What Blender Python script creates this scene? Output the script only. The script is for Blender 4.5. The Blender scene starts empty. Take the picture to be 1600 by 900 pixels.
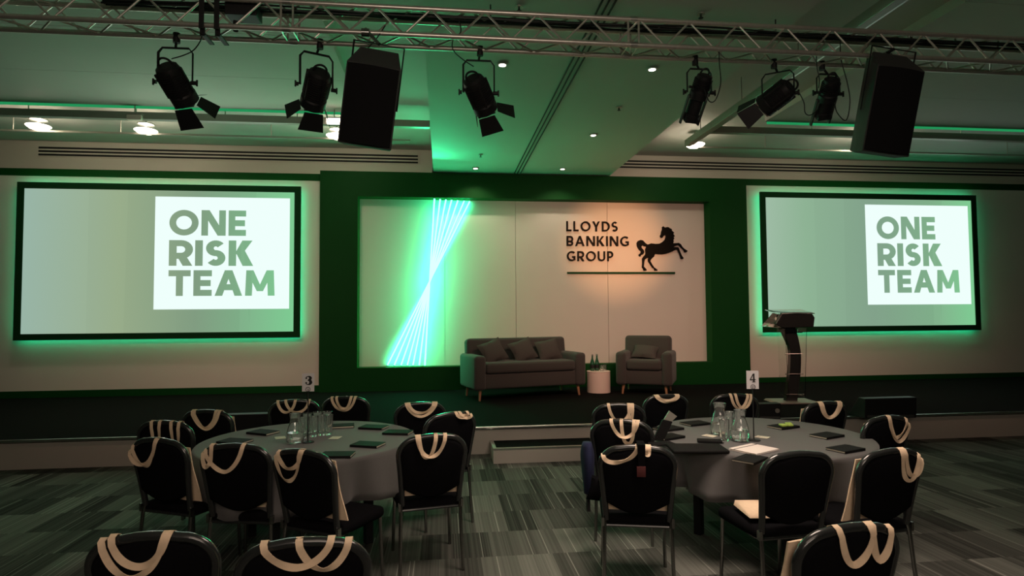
import bpy, bmesh, math, random
from mathutils import Vector, Matrix
C = bpy.context.scene.collection
S = bpy.context.scene
R = math.radians
PI = math.pi

# ------------------------------------------------------------------ camera, world, exposure
F_PX = 940.0
CAM = Vector((0, 0, 1.68))
YAW, PITCH, ROLL = R(6.6), math.atan(40 / F_PX), 0.007
fwd = Vector((math.sin(YAW) * math.cos(PITCH), math.cos(YAW) * math.cos(PITCH), math.sin(PITCH)))
r0 = Vector((math.cos(YAW), -math.sin(YAW), 0))
u0 = r0.cross(fwd).normalized()
rt = r0 * math.cos(ROLL) - u0 * math.sin(ROLL)
up = u0 * math.cos(ROLL) + r0 * math.sin(ROLL)
cd = bpy.data.cameras.new('camera')
cam = bpy.data.objects.new('camera', cd)
C.objects.link(cam)
cd.sensor_width = 36
cd.lens = 36 * F_PX / 1600
cd.clip_start = 0.05
m = Matrix((rt, up, -fwd)).transposed().to_4x4()
m.translation = CAM
cam.matrix_world = m
S.camera = cam
w = bpy.data.worlds.new('world')
S.world = w
w.use_nodes = True
w.node_tree.nodes['Background'].inputs[0].default_value = (0.9, 0.95, 0.9, 1)
w.node_tree.nodes['Background'].inputs[1].default_value = 0.007
S.view_settings.view_transform = 'Standard'
S.view_settings.look = 'None'
S.view_settings.gamma = 1
S.view_settings.use_curve_mapping = False
S.view_settings.exposure = 0.0

YW = 11.15      # rear wall
YP = 10.85      # face of the stage set
HS = 0.33       # stage height
ZS = 4.235      # low central ceiling
ZC = 4.72       # side ceilings
WARM = (1.0, 0.78, 0.56)


def ray(px, py):
    return fwd + rt * ((px - 800) / F_PX) + up * ((450 - py) / F_PX)


def at_y(px, py, Y):
    d = ray(px, py)
    return CAM + d * ((Y - CAM.y) / d.y)


def at_z(px, py, Z):
    d = ray(px, py)
    return CAM + d * ((Z - CAM.z) / d.z)


# ------------------------------------------------------------------ lights of the room, and added fill lamps
def area(name, loc, size, energy, color, target=None, sizey=None, spread=None):
    l = bpy.data.lights.new(name, 'AREA')
    l.energy = energy
    l.color = color
    l.size = size
    if sizey:
        l.shape = 'RECTANGLE'
        l.size_y = sizey
    if spread:
        l.spread = spread
    o = bpy.data.objects.new(name, l)
    C.objects.link(o)
    o.location = loc
    if target is not None:
        o.rotation_euler = (Vector(target) - Vector(loc)).to_track_quat('-Z', 'Y').to_euler()
    return o


def spot(name, loc, target, energy, color, angle, blend=0.5, radius=0.03):
    l = bpy.data.lights.new(name, 'SPOT')
    l.energy = energy
    l.color = color
    l.spot_size = R(angle)
    l.spot_blend = blend
    l.shadow_soft_size = radius
    o = bpy.data.objects.new(name, l)
    C.objects.link(o)
    o.location = loc
    o.rotation_euler = (Vector(target) - Vector(loc)).to_track_quat('-Z', 'Y').to_euler()
    return o


# unseen fill lamps added over the audience, and the stage wash behind the truss
area('audience_fill_rear', (0.5, -1.5, 4.1), 3.0, 50, (1.0, 0.76, 0.60), (0.5, -1.2, 0))
area('audience_fill_front', (1.5, 3.2, 3.75), 1.4, 46, (1.0, 0.78, 0.64), (1.5, 3.5, 0), spread=R(110))
area('truss_fill', (0.3, -3.4, 3.3), 4.0, 42, (1.0, 0.80, 0.66), (0.6, 4.7, 4.0), 0.8, R(120))  # added fill from behind the camera, brightens the truss
area('stage_wash', (2.7, 5.4, 3.75), 2.4, 29, (1.0, 0.52, 0.38), (3.0, 10.8, 1.0), 0.3, R(80))
area('stage_wash_left', (-3.0, 5.6, 3.75), 1.6, 13, (1.0, 0.54, 0.40), (-3.4, 10.8, .8), 0.3, R(80))
area('stage_wash_right', (6.4, 5.6, 3.75), 1.6, 13, (1.0, 0.54, 0.40), (7.0, 10.8, .8), 0.3, R(80))
area('ceiling_fill_left', (-3.2, 9.2, 3.4), 2.5, 12, (0.75, 1.0, 0.74), (-2.6, 7.5, 4.7), 0.3)  # added uplight with no fitting, lifts the left ceiling
area('ceiling_fill_centre', (-0.2, 9.9, 3.9), 0.5, 9, (0.05, 1.0, 0.40), (0.3, 7.6, 4.23), 0.2)  # added green uplight with no fitting, tints the low ceiling
spot('logo_spot', at_y(1283, 190, 5.45), at_y(965, 384, YP + .26), 900, (1.0, 0.42, 0.17), 25, 1.0)


# ------------------------------------------------------------------ materials
def mat(name, col, rough=0.6, metal=0.0, spec=0.5, noise=0.0, nscale=20, bump=0.0, bscale=200, emit=None, estr=0, sheen=0, trans=0, ior=1.45, coat=0):
    mt = bpy.data.materials.new(name)
    mt.use_nodes = True
    nt = mt.node_tree
    b = nt.nodes['Principled BSDF']
    b.inputs['Base Color'].default_value = (*col, 1)
    b.inputs['Roughness'].default_value = rough
    b.inputs['Metallic'].default_value = metal
    b.inputs['Specular IOR Level'].default_value = spec
    b.inputs['Sheen Weight'].default_value = sheen
    b.inputs['Transmission Weight'].default_value = trans
    b.inputs['IOR'].default_value = ior
    b.inputs['Coat Weight'].default_value = coat
    if emit:
        b.inputs['Emission Color'].default_value = (*emit, 1)
        b.inputs['Emission Strength'].default_value = estr
    tc = nt.nodes.new('ShaderNodeTexCoord')
    if noise:
        n = nt.nodes.new('ShaderNodeTexNoise')
        n.inputs['Scale'].default_value = nscale
        n.inputs['Detail'].default_value = 4
        nt.links.new(tc.outputs['Object'], n.inputs['Vector'])
        r = nt.nodes.new('ShaderNodeMapRange')
        r.inputs['To Min'].default_value = 1 - noise
        r.inputs['To Max'].default_value = 1 + noise
        nt.links.new(n.outputs['Fac'], r.inputs['Value'])
        h = nt.nodes.new('ShaderNodeHueSaturation')
        h.inputs['Color'].default_value = (*col, 1)
        nt.links.new(r.outputs[0], h.inputs['Value'])
        nt.links.new(h.outputs[0], b.inputs['Base Color'])
    if bump:
        n2 = nt.nodes.new('ShaderNodeTexNoise')
        n2.inputs['Scale'].default_value = bscale
        n2.inputs['Detail'].default_value = 3
        nt.links.new(tc.outputs['Object'], n2.inputs['Vector'])
        bp = nt.nodes.new('ShaderNodeBump')
        bp.inputs['Strength'].default_value = bump
        bp.inputs['Distance'].default_value = 0.004
        nt.links.new(n2.outputs['Fac'], bp.inputs['Height'])
        nt.links.new(bp.outputs[0], b.inputs['Normal'])
    return mt


def emission(name, col, strength):
    mt = bpy.data.materials.new(name)
    mt.use_nodes = True
    nt = mt.node_tree
    nt.nodes.remove(nt.nodes['Principled BSDF'])
    e = nt.nodes.new('ShaderNodeEmission')
    e.inputs[0].default_value = (*col, 1)
    e.inputs[1].default_value = strength
    nt.links.new(e.outputs[0], nt.nodes['Material Output'].inputs[0])
    return mt


def lin(r, g, b):
    return tuple(((c / 255) / 12.92 if c / 255 <= 0.04045 else ((c / 255 + 0.055) / 1.055) ** 2.4) for c in (r, g, b))


M = {}
M['ceiling'] = mat('ceiling_paint', (0.52, 0.51, 0.47), 0.75, noise=0.04, nscale=3)
M['slab'] = mat('low_ceiling_paint', (0.50, 0.52, 0.47), 0.7, noise=0.03, nscale=2)
M['wall'] = mat('rear_wall_paint', (0.62, 0.58, 0.50), 0.7, noise=0.03, nscale=4)
M['sidewall'] = mat('side_wall_cloth', (0.08, 0.085, 0.075), 0.9, noise=0.1)
M['setwhite'] = mat('set_white_laminate', (0.66, 0.62, 0.56), 0.55, spec=0.3, noise=0.02, nscale=3)
M['setgreen'] = mat('set_green_paint', (0.004, 0.056, 0.010), 0.6, spec=0.12, noise=0.05, nscale=6)
M['framegreen'] = mat('screen_frame_velvet', (0.006, 0.045, 0.014), 0.8, spec=0.1)
M['deck'] = mat('stage_carpet', (0.008, 0.0085, 0.008), 0.95, spec=0.03, noise=0.25, nscale=60, bump=0.4, bscale=400)
M['fascia'] = mat('stage_fascia_board', (0.46, 0.42, 0.37), 0.6, noise=0.04, nscale=5)
M['alu'] = mat('brushed_aluminium', (0.62, 0.61, 0.58), 0.3, 1.0, noise=0.08, nscale=30)
M['truss'] = mat('truss_aluminium', (0.70, 0.66, 0.60), 0.32, 0.75, noise=0.15, nscale=25)
M['trunk'] = mat('galvanised_trunking', (0.36, 0.34, 0.30), 0.45, 0.6, noise=0.1, nscale=8)
M['black'] = mat('black_powder_coat', (0.012, 0.012, 0.013), 0.5, spec=0.4, noise=0.2, nscale=40)
M['gloss'] = mat('glossy_black_enamel', (0.020, 0.022, 0.022), 0.24, spec=0.6, coat=0.5)
M['fabric'] = mat('black_chair_fabric', (0.006, 0.006, 0.007), 0.95, spec=0.03, noise=0.3, nscale=120, bump=0.5, bscale=600)
M['chrome'] = mat('dull_chrome', (0.30, 0.30, 0.29), 0.2, 1.0)
M['grille'] = mat('speaker_grille_mesh', (0.011, 0.011, 0.012), 0.8, spec=0.2, bump=0.8, bscale=700)
M['cabinet'] = mat('speaker_cabinet_paint', (0.045, 0.047, 0.045), 0.7, bump=0.4, bscale=300)
M['canvas'] = mat('cotton_canvas', (0.88, 0.67, 0.47), 0.9, spec=0.15, noise=0.1, nscale=60, bump=0.4, bscale=500)
M['cloth'] = mat('grey_table_linen', (0.105, 0.101, 0.100), 0.85, spec=0.25, noise=0.08, nscale=90, sheen=0.2)
M['book'] = mat('black_notebook_cover', (0.010, 0.010, 0.010), 0.7, spec=0.12, bump=0.3, bscale=300)
M['paper'] = mat('paper_pages', (0.66, 0.60, 0.48), 0.8, noise=0.05, nscale=300)
M['white_paper'] = mat('white_paper', (0.82, 0.74, 0.68), 0.7)
M['sofa'] = mat('charcoal_sofa_weave', (0.060, 0.058, 0.054), 0.9, spec=0.2, noise=0.15, nscale=150, bump=0.5, bscale=500, sheen=0.15)
M['cushion'] = mat('charcoal_cushion_weave', (0.072, 0.068, 0.062), 0.9, spec=0.2, noise=0.15, nscale=150, bump=0.5, bscale=500)
M['wood'] = mat('oak_leg', (0.36, 0.19, 0.10), 0.5, noise=0.15, nscale=30)
M['drum'] = mat('white_lacquer', (0.78, 0.66, 0.58), 0.4)
M['glass'] = mat('clear_glass', (0.97, 0.99, 0.98), 0.03, trans=.97, ior=1.48, spec=.8)
M['acrylic'] = mat('clear_acrylic', (0.93, 0.96, 0.94), 0.04, trans=1.0, ior=1.12)
M['bottle'] = mat('green_bottle_glass', (0.02, 0.10, 0.05), 0.08, spec=0.6, coat=0.5)
M['label'] = mat('bottle_label_paper', (0.6, 0.6, 0.55), 0.7)
M['card'] = mat('number_card', (0.64, 0.62, 0.63), 0.7)
M['ink'] = mat('black_ink', (0.008, 0.008, 0.008), 0.7)
M['logo'] = mat('black_acrylic_letter', (0.0015, 0.0015, 0.0015), 0.5, spec=0.10)
M['bar'] = mat('dark_green_bar', (0.006, 0.05, 0.014), 0.6, spec=.2)
M['navy'] = mat('navy_cloth', (0.010, 0.014, 0.050), 0.9, noise=0.2, nscale=60)
M['foil'] = mat('green_sweet_wrapper', (0.45, 0.62, 0.12), 0.4, noise=0.2, nscale=50)
M['tube'] = emission('led_tube_diffuser', (0.034, 1.0, 0.38), 22)
M['led'] = emission('led_tape', (0.0, 1.0, 0.42), 9)
M['led_soft'] = emission('led_cove_tape', (0.03, 0.55, 0.18), 0.5)
M['lamp'] = emission('lamp_glow', (1.0, 0.86, 0.66), 9)
M['bright'] = emission('downlight_glow', (1.0, 0.9, 0.75), 7)
M['slide'] = emission('slide_white', (0.86, 1.0, 0.97), 1.0)
M['rustic'] = mat('red_lining', (0.09, 0.018, 0.018), 0.8)


def picture_material(name, stops, x0, x1, streak=0.0):
    """the projected slide: colours running across the screen with soft diagonal rays"""
    mt = bpy.data.materials.new(name)
    mt.use_nodes = True
    nt = mt.node_tree
    nt.nodes.remove(nt.nodes['Principled BSDF'])
    tc = nt.nodes.new('ShaderNodeTexCoord')
    sx = nt.nodes.new('ShaderNodeSeparateXYZ')
    nt.links.new(tc.outputs['Object'], sx.inputs[0])
    mr = nt.nodes.new('ShaderNodeMapRange')
    mr.inputs['From Min'].default_value = x0
    mr.inputs['From Max'].default_value = x1
    nt.links.new(sx.outputs['X'], mr.inputs['Value'])
    cr = nt.nodes.new('ShaderNodeValToRGB')
    els = cr.color_ramp.elements
    while len(els) < len(stops):
        els.new(0.5)
    for e, (p, c) in zip(els, stops):
        e.position = p
        e.color = (*c, 1)
    nt.links.new(mr.outputs[0], cr.inputs[0])
    mp = nt.nodes.new('ShaderNodeMapping')
    mp.inputs['Rotation'].default_value = (0, R(38), 0)
    mp.inputs['Scale'].default_value = (1.0, 1.0, 0.05)
    nt.links.new(tc.outputs['Object'], mp.inputs['Vector'])
    vo = nt.nodes.new('ShaderNodeTexVoronoi')
    vo.inputs['Scale'].default_value = 0.9
    nt.links.new(mp.outputs[0], vo.inputs['Vector'])
    vr = nt.nodes.new('ShaderNodeMapRange')
    vr.inputs['To Min'].default_value = 0.96 - streak
    vr.inputs['To Max'].default_value = 1.02 + streak
    nt.links.new(vo.outputs['Color'], vr.inputs['Value'])
    e = nt.nodes.new('ShaderNodeEmission')
    nt.links.new(cr.outputs[0], e.inputs[0])
    nt.links.new(vr.outputs[0], e.inputs[1])
    nt.links.new(e.outputs[0], nt.nodes['Material Output'].inputs[0])
    return mt


def carpet_material():
    mt = bpy.data.materials.new('striped_carpet_tiles')
    mt.use_nodes = True
    nt = mt.node_tree
    b = nt.nodes['Principled BSDF']
    b.inputs['Roughness'].default_value = 0.95
    b.inputs['Specular IOR Level'].default_value = 0.15
    N = nt.nodes.new
    L = nt.links.new

    def mth(op, a, bb=None, cc=None):
        n = N('ShaderNodeMath')
        n.operation = op
        for i, v in enumerate((a, bb, cc)):
            if v is None:
                continue
            if isinstance(v, (int, float)):
                n.inputs[i].default_value = v
            else:
                L(v, n.inputs[i])
        return n.outputs[0]

    def wn(x, y, z=0.0):
        c = N('ShaderNodeCombineXYZ')
        for i, v in enumerate((x, y, z)):
            if isinstance(v, (int, float)):
                c.inputs[i].default_value = v
            else:
                L(v, c.inputs[i])
        n = N('ShaderNodeTexWhiteNoise')
        n.noise_dimensions = '3D'
        L(c.outputs[0], n.inputs[0])
        return n.outputs[0]
    tc = N('ShaderNodeTexCoord')
    s = N('ShaderNodeSeparateXYZ')
    L(tc.outputs['Object'], s.inputs[0])
    X, Y = s.outputs[0], s.outputs[1]
    row = mth('FLOOR', mth('DIVIDE', Y, 0.47))
    shift = mth('MULTIPLY', wn(row, 3.3), 0.25)
    colx = mth('FLOOR', mth('DIVIDE', mth('ADD', X, shift), 0.25))
    tile = wn(colx, row, 1.7)
    broad = wn(mth('FLOOR', mth('DIVIDE', X, 0.062)), row, 5.1)
    fine = wn(mth('FLOOR', mth('DIVIDE', X, 0.009)), colx, row)
    line = mth('GREATER_THAN', wn(mth('FLOOR', mth('DIVIDE', X, 0.007)), colx, mth('ADD', row, 9.0)), 0.972)
    v = mth('ADD', mth('MULTIPLY', mth('POWER', tile, 1.5), 0.17), 0.012)
    v = mth('ADD', v, mth('MULTIPLY', broad, 0.055))
    v = mth('ADD', v, mth('MULTIPLY', fine, 0.06))
    v = mth('ADD', v, mth('MULTIPLY', line, 0.22))
    v = mth('MULTIPLY', v, 0.68)
    cb = N('ShaderNodeCombineColor')
    L(v, cb.inputs[0])
    L(mth('MULTIPLY', v, 1.02), cb.inputs[1])
    L(mth('MULTIPLY', v, 0.90), cb.inputs[2])
    L(cb.outputs[0], b.inputs['Base Color'])
    n2 = N('ShaderNodeTexNoise')
    n2.inputs['Scale'].default_value = 500
    L(tc.outputs['Object'], n2.inputs['Vector'])
    bp = N('ShaderNodeBump')
    bp.inputs['Strength'].default_value = 0.4
    bp.inputs['Distance'].default_value = 0.003
    L(n2.outputs[0], bp.inputs['Height'])
    L(bp.outputs[0], b.inputs['Normal'])
    return mt


M['carpet'] = carpet_material()


# ------------------------------------------------------------------ mesh helpers
class MB:
    def __init__(s):
        s.v = []
        s.f = []

    def add(s, vs, fs, mx=None):
        o = len(s.v)
        for p in vs:
            p = Vector(p)
            s.v.append(mx @ p if mx else p)
        s.f += [[o + i for i in f] for f in fs]
        return s

    def box(s, c, d, mx=None):
        x, y, z = c
        a, b, h = d[0] / 2, d[1] / 2, d[2] / 2
        vs = [(x - a, y - b, z - h), (x + a, y - b, z - h), (x + a, y + b, z - h), (x - a, y + b, z - h),
              (x - a, y - b, z + h), (x + a, y - b, z + h), (x + a, y + b, z + h), (x - a, y + b, z + h)]
        return s.add(vs, [(3, 2, 1, 0), (4, 5, 6, 7), (0, 1, 5, 4), (1, 2, 6, 5), (2, 3, 7, 6), (3, 0, 4, 7)], mx)

    def rbox(s, c, d, r, n=3, mx=None):
        """box with rounded edges and corners"""
        vs, fs = rounded(d, r, n)
        return s.add([Vector(c) + v for v in vs], fs, mx)

    def cyl(s, p0, p1, r0, r1=None, n=14, mx=None, cap=True):
        r1 = r0 if r1 is None else r1
        p0, p1 = Vector(p0), Vector(p1)
        t = (p1 - p0).normalized()
        a = t.orthogonal().normalized()
        b = t.cross(a)
        vs = []
        for p, r in ((p0, r0), (p1, r1)):
            for i in range(n):
                q = 2 * PI * i / n
                vs.append(p + a * math.cos(q) * r + b * math.sin(q) * r)
        fs = [(i, (i + 1) % n, n + (i + 1) % n, n + i) for i in range(n)]
        if cap:
            fs += [tuple(reversed(range(n))), tuple(range(n, 2 * n))]
        return s.add(vs, fs, mx)

    def tube(s, pts, r, n=8, closed=False, mx=None, flat=1.0):
        pts = [Vector(p) for p in pts]
        k = len(pts)
        vs = []
        prev = None
        for i, p in enumerate(pts):
            if closed:
                t = pts[(i + 1) % k] - pts[i - 1]
            else:
                t = pts[min(i + 1, k - 1)] - pts[max(i - 1, 0)]
            t.normalize()
            if prev is None:
                a = t.orthogonal().normalized()
            else:
                a = prev - t * prev.dot(t)
                a.normalize()
            prev = a
            b = t.cross(a)
            rr = r[i] if isinstance(r, (list, tuple)) else r
            for j in range(n):
                q = 2 * PI * j / n
                vs.append(p + a * math.cos(q) * rr + b * math.sin(q) * rr * flat)
        fs = []
        for i in range(k if closed else k - 1):
            i2 = (i + 1) % k
            for j in range(n):
                fs.append((i * n + j, i * n + (j + 1) % n, i2 * n + (j + 1) % n, i2 * n + j))
        if not closed:
            fs += [tuple(reversed(range(n))), tuple(range((k - 1) * n, k * n))]
        return s.add(vs, fs, mx)

    def lathe(s, prof, c=(0, 0, 0), n=24, mx=None, closed=False):
        c = Vector(c)
        vs = []
        k = len(prof)
        for r, z in prof:
            for i in range(n):
                q = 2 * PI * i / n
                vs.append(c + Vector((max(r, 1e-4) * math.cos(q), max(r, 1e-4) * math.sin(q), z)))
        fs = []
        for j in range(k if closed else k - 1):
            j2 = (j + 1) % k
            for i in range(n):
                fs.append((j * n + i, j * n + (i + 1) % n, j2 * n + (i + 1) % n, j2 * n + i))
        if not closed:
            fs.append(tuple(reversed(range(n))))
            fs.append(tuple(range((k - 1) * n, k * n)))
        return s.add(vs, fs, mx)

    def prism(s, outline, y0, y1, mx=None):
        """outline in x,z; extruded along y"""
        n = len(outline)
        ar = sum(outline[i][0] * outline[(i + 1) % n][1] - outline[(i + 1) % n][0] * outline[i][1] for i in range(n))
        if ar < 0:
            outline = list(reversed(outline))
        vs = [(x, y0, z) for x, z in outline] + [(x, y1, z) for x, z in outline]
        fs = [tuple(range(n)), tuple(reversed(range(n, 2 * n)))]
        fs += [((i + 1) % n, i, n + i, n + (i + 1) % n) for i in range(n)]
        return s.add(vs, fs, mx)

    def ribbon(s, pts, wid, nrm, th=0.002):
        """a strap: pts, width vector per point, normal per point"""
        vs = []
        for p, wv, nv in zip(pts, wid, nrm):
            vs += [p - wv - nv * th, p + wv - nv * th, p + wv + nv * th, p - wv + nv * th]
        fs = [(0, 1, 2, 3)]
        k = len(pts)
        for i in range(k - 1):
            for j in range(4):
                fs.append((i * 4 + j, i * 4 + (j + 1) % 4, i * 4 + 4 + (j + 1) % 4, i * 4 + 4 + j))
        fs.append(tuple(reversed(range(4 * k - 4, 4 * k))))
        return s.add(vs, fs)

    def mesh(s, name):
        me = bpy.data.meshes.new(name)
        me.from_pydata([tuple(v) for v in s.v], [], s.f)
        bm = bmesh.new()
        bm.from_mesh(me)
        bmesh.ops.recalc_face_normals(bm, faces=bm.faces)
        bm.to_mesh(me)
        bm.free()
        return me

    def build(s, name, m, parent=None, smooth=True, bevel=0, seg=2, loc=None, rz=0, angle=38):
        me = s.mesh(name)
        me.materials.append(m)
        if smooth:
            for p in me.polygons:
                p.use_smooth = True
            me.set_sharp_from_angle(angle=R(angle))
        o = bpy.data.objects.new(name, me)
        C.objects.link(o)
        if parent:
            o.parent = parent
        if loc is not None:
            o.location = loc
        if rz:
            o.rotation_euler.z = rz
        if bevel:
            b = o.modifiers.new('bevel', 'BEVEL')
            b.width = bevel
            b.segments = seg
            b.limit_method = 'ANGLE'
        return o


_rc = {}


def rounded(d, r, n):
    key = (tuple(round(x, 5) for x in d), round(r, 5), n)
    if key not in _rc:
        bm = bmesh.new()
        bmesh.ops.create_cube(bm, size=1)
        for v in bm.verts:
            v.co = Vector((v.co.x * d[0], v.co.y * d[1], v.co.z * d[2]))
        bmesh.ops.bevel(bm, geom=list(bm.edges) + list(bm.verts), offset=r, segments=n, profile=0.5, affect='EDGES')
        bm.verts.index_update()
        _rc[key] = ([v.co.copy() for v in bm.verts], [[v.index for v in f.verts] for f in bm.faces])
        bm.free()
    return _rc[key]


def tag(o, label=None, cat=None, group=None, kind=None):
    if label:
        o['label'] = label
    if cat:
        o['category'] = cat
    if group:
        o['group'] = group
    if kind:
        o['kind'] = kind
    return o


def thing(name, label, cat, loc=(0, 0, 0), rz=0, group=None):
    o = bpy.data.objects.new(name, None)
    o.empty_display_size = 0.1
    C.objects.link(o)
    o.location = loc
    o.rotation_euler = (0, 0, rz)
    return tag(o, label, cat, group)


def copy_tree(o, parent=None):
    c = o.copy()
    C.objects.link(c)
    c.parent = parent
    for ch in [x for x in list(C.objects) if x.parent == o]:
        copy_tree(ch, c)
    return c


def frame_to(p0, direction, side=Vector((1, 0, 0))):
    """matrix with local -Z along direction"""
    z = -Vector(direction).normalized()
    x = (side - z * side.dot(z)).normalized()
    y = z.cross(x)
    mx = Matrix((x, y, z)).transposed().to_4x4()
    mx.translation = Vector(p0)
    return mx


# ------------------------------------------------------------------ lettering
def arc(cx, cy, rx, ry, a0, a1, n=22):
    return [(cx + rx * math.cos(R(a0 + (a1 - a0) * i / n)), cy + ry * math.sin(R(a0 + (a1 - a0) * i / n))) for i in range(n + 1)]


def stroke(pts, t, closed=False):
    """list of quads following a polyline; t a number or a list"""
    pts = [Vector(p) for p in pts]
    k = len(pts)
    L, Rr = [], []
    for i, p in enumerate(pts):
        if closed:
            a, b = (p - pts[i - 1]).normalized(), (pts[(i + 1) % k] - p).normalized()
        else:
            a = (p - pts[i - 1]).normalized() if i else (pts[1] - p).normalized()
            b = (pts[i + 1] - p).normalized() if i < k - 1 else a
        t_ = (a + b).normalized()
        nrm = Vector((-t_.y, t_.x))
        cs = max(0.4, nrm.dot(Vector((-a.y, a.x))))
        h = (t[i] if isinstance(t, list) else t) / 2 / cs
        L.append(p + nrm * h)
        Rr.append(p - nrm * h)
    if closed:
        return ('ring', [tuple(p) for p in L], [tuple(p) for p in Rr])
    return ('poly', [tuple(p) for p in L] + [tuple(p) for p in reversed(Rr)])


def rect(x0, y0, x1, y1):
    return ('poly', [(x0, y0), (x1, y0), (x1, y1), (x0, y1)])


def poly(*p):
    return ('poly', list(p))


def glyph(ch, t):
    h = t / 2
    if ch == 'O':
        wd = 1.02
        return [stroke(arc(wd / 2, .5, wd / 2 - h, .5 - h, 0, 360 - 360 / 40, 39), t, True)], wd
    if ch == 'N':
        wd = .86
        return [rect(0, 0, t, 1), rect(wd - t, 0, wd, 1), poly((0, 1), (t * 1.2, 1), (wd, 0), (wd - t * 1.2, 0))], wd
    if ch == 'E':
        wd = .62
        return [rect(0, 0, t, 1), rect(0, 0, wd, t), rect(0, 1 - t, wd, 1), rect(0, .5 - h, wd * .94, .5 + h)], wd
    if ch in 'RPB':
        wd = {'R': .70, 'P': .62, 'B': .66}[ch]
        top = .27 if ch != 'B' else .25
        cy = 1 - h - (top - h * .2)
        ry = (1 - h) - cy
        bowl = [(h, 1 - h)] + arc(wd * .93 - ry - h * .3, cy, ry, ry, 90, -90, 14) + [(h, cy - ry)]
        out = [rect(0, 0, t, 1), stroke(bowl, t)]
        if ch == 'R':
            out.append(poly((.24, cy - ry), (.24 + t * 1.2, cy - ry), (wd + .02, 0), (wd + .02 - t * 1.25, 0)))
        if ch == 'B':
            ry2 = (cy - ry - h) / 2
            out.append(stroke([(h, cy - ry)] + arc(wd - ry2 - h, h + ry2, ry2, ry2, 90, -90, 14) + [(h, h)], t))
        return out, wd
    if ch == 'D':
        wd = .82
        return [rect(0, 0, t, 1), stroke([(h, 1 - h)] + arc(wd - h - .42, .5, .42, .5 - h, 90, -90, 20) + [(h, h)], t)], wd
    if ch == 'I':
        return [rect(0, 0, t, 1)], t
    if ch == 'S':
        wd = .60
        r = .25 - h / 2
        cx = wd / 2
        p = arc(cx, .75 - h / 2, cx - h, r, 35, 262, 18) + arc(cx, .25 + h / 2, cx - h, r, 82, -145, 18)
        return [stroke(p, t)], wd
    if ch == 'K':
        wd = .74
        return [rect(0, 0, t, 1), poly((t * .8, .47), (wd - t * 1.35, 1), (wd, 1), (t * .8 + t * .9, .42), ),
                poly((t * .95, .53), (t * .95 + t * 1.2, .60), (wd + .03, 0), (wd + .03 - t * 1.4, 0))], wd
    if ch == 'T':
        wd = .74
        return [rect(0, 1 - t, wd, 1), rect(wd / 2 - h, 0, wd / 2 + h, 1)], wd
    if ch == 'A':
        wd = .94
        c = wd / 2
        return [poly((0, 0), (t * 1.1, 0), (c + t * .45, 1), (c - t * .55, 1)), poly((wd, 0), (wd - t * 1.1, 0), (c - t * .45, 1), (c + t * .55, 1)),
                rect(wd * .22, .22, wd * .78, .22 + t)], wd
    if ch == 'M':
        wd = 1.02
        c = wd / 2
        return [poly((0, 0), (t, 0), (t * 1.15, 1), (t * .15, 1)), poly((wd, 0), (wd - t, 0), (wd - t * 1.15, 1), (wd - t * .15, 1)),
                poly((t * .15, 1), (t * 1.2, 1), (c + t * .45, .18), (c - t * .45, .18)), poly((wd - t * .15, 1), (wd - t * 1.2, 1), (c - t * .45, .18), (c + t * .45, .18))], wd
    if ch == 'L':
        return [rect(0, 0, t, 1), rect(0, 0, .52, t)], .52
    if ch == 'Y':
        wd = .76
        c = wd / 2
        return [rect(c - h, 0, c + h, .45), poly((0, 1), (t * 1.15, 1), (c + h, .42), (c - h, .42)), poly((wd, 1), (wd - t * 1.15, 1), (c - h, .42), (c + h, .42))], wd
    if ch == 'G':
        wd = .88
        return [stroke(arc(.5, .5, .5 - h, .5 - h, 48, 312, 30), t), rect(wd - t, .10, wd, .50), rect(wd * .62, .50 - t, wd, .50)], wd
    if ch == 'U':
        wd = .78
        return [stroke([(h, 1)] + arc(wd / 2, .34, wd / 2 - h, .34 - h, 180, 360, 18) + [(wd - h, 1)], t)], wd
    if ch == '3':
        p = [(.06, .80)] + arc(.30, .76, .22, .21, 150, -80, 14) + arc(.30, .27, .25, .25, 85, -150, 16) + [(.05, .22)]
        k = len(p)
        ts = []
        for q in p:
            ts.append(.09 + .20 * max(0, (q[0] - .28) / .25) if q[0] > .28 else .09)
        return [stroke(p, ts), poly((.03, .68), (.17, .66), (.20, .76), (.12, .84), (.04, .80)), poly((.01, .20), (.10, .13), (.20, .20), (.16, .31), (.05, .32))], .58
    if ch == '4':
        return [rect(.36, .0, .53, 1), poly((.36, 1), (.45, 1), (.10, .30), (.0, .30)), rect(0, .23, .64, .33), rect(.26, 0, .62, .06)], .64
    return [], .4


def letters(mb, text, x, z, height, width, t, y0, y1, gap=.14):
    """text with its left end at x, baseline z, in the x-z plane, fitted to width"""
    gs = [glyph(c, t) for c in text]
    tot = sum(g[1] for g in gs) + gap * (len(text) - 1)
    sx = width / tot
    cx = 0
    for k, (shapes, wd) in enumerate(gs):
        for si, sh in enumerate(shapes):
            e = 0.0002 * si
            tr = lambda p: (x + (cx + p[0]) * sx, z + p[1] * height)
            if sh[0] == 'poly':
                mb.prism([tr(p) for p in sh[1]], y0 - e, y1)
            else:
                A = [tr(p) for p in sh[1]]
                B = [tr(p) for p in sh[2]]
                n = len(A)
                vs = [(p[0], y0 - e, p[1]) for p in A] + [(p[0], y0 - e, p[1]) for p in B] + [(p[0], y1, p[1]) for p in A] + [(p[0], y1, p[1]) for p in B]
                fs = []
                for i in range(n):
                    j = (i + 1) % n
                    fs += [(i, j, n + j, n + i), (2 * n + i, 3 * n + i, 3 * n + j, 2 * n + j), (i, 2 * n + i, 2 * n + j, j), (n + i, n + j, 3 * n + j, 3 * n + i)]
                mb.add(vs, fs)
        cx += wd + gap


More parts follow.
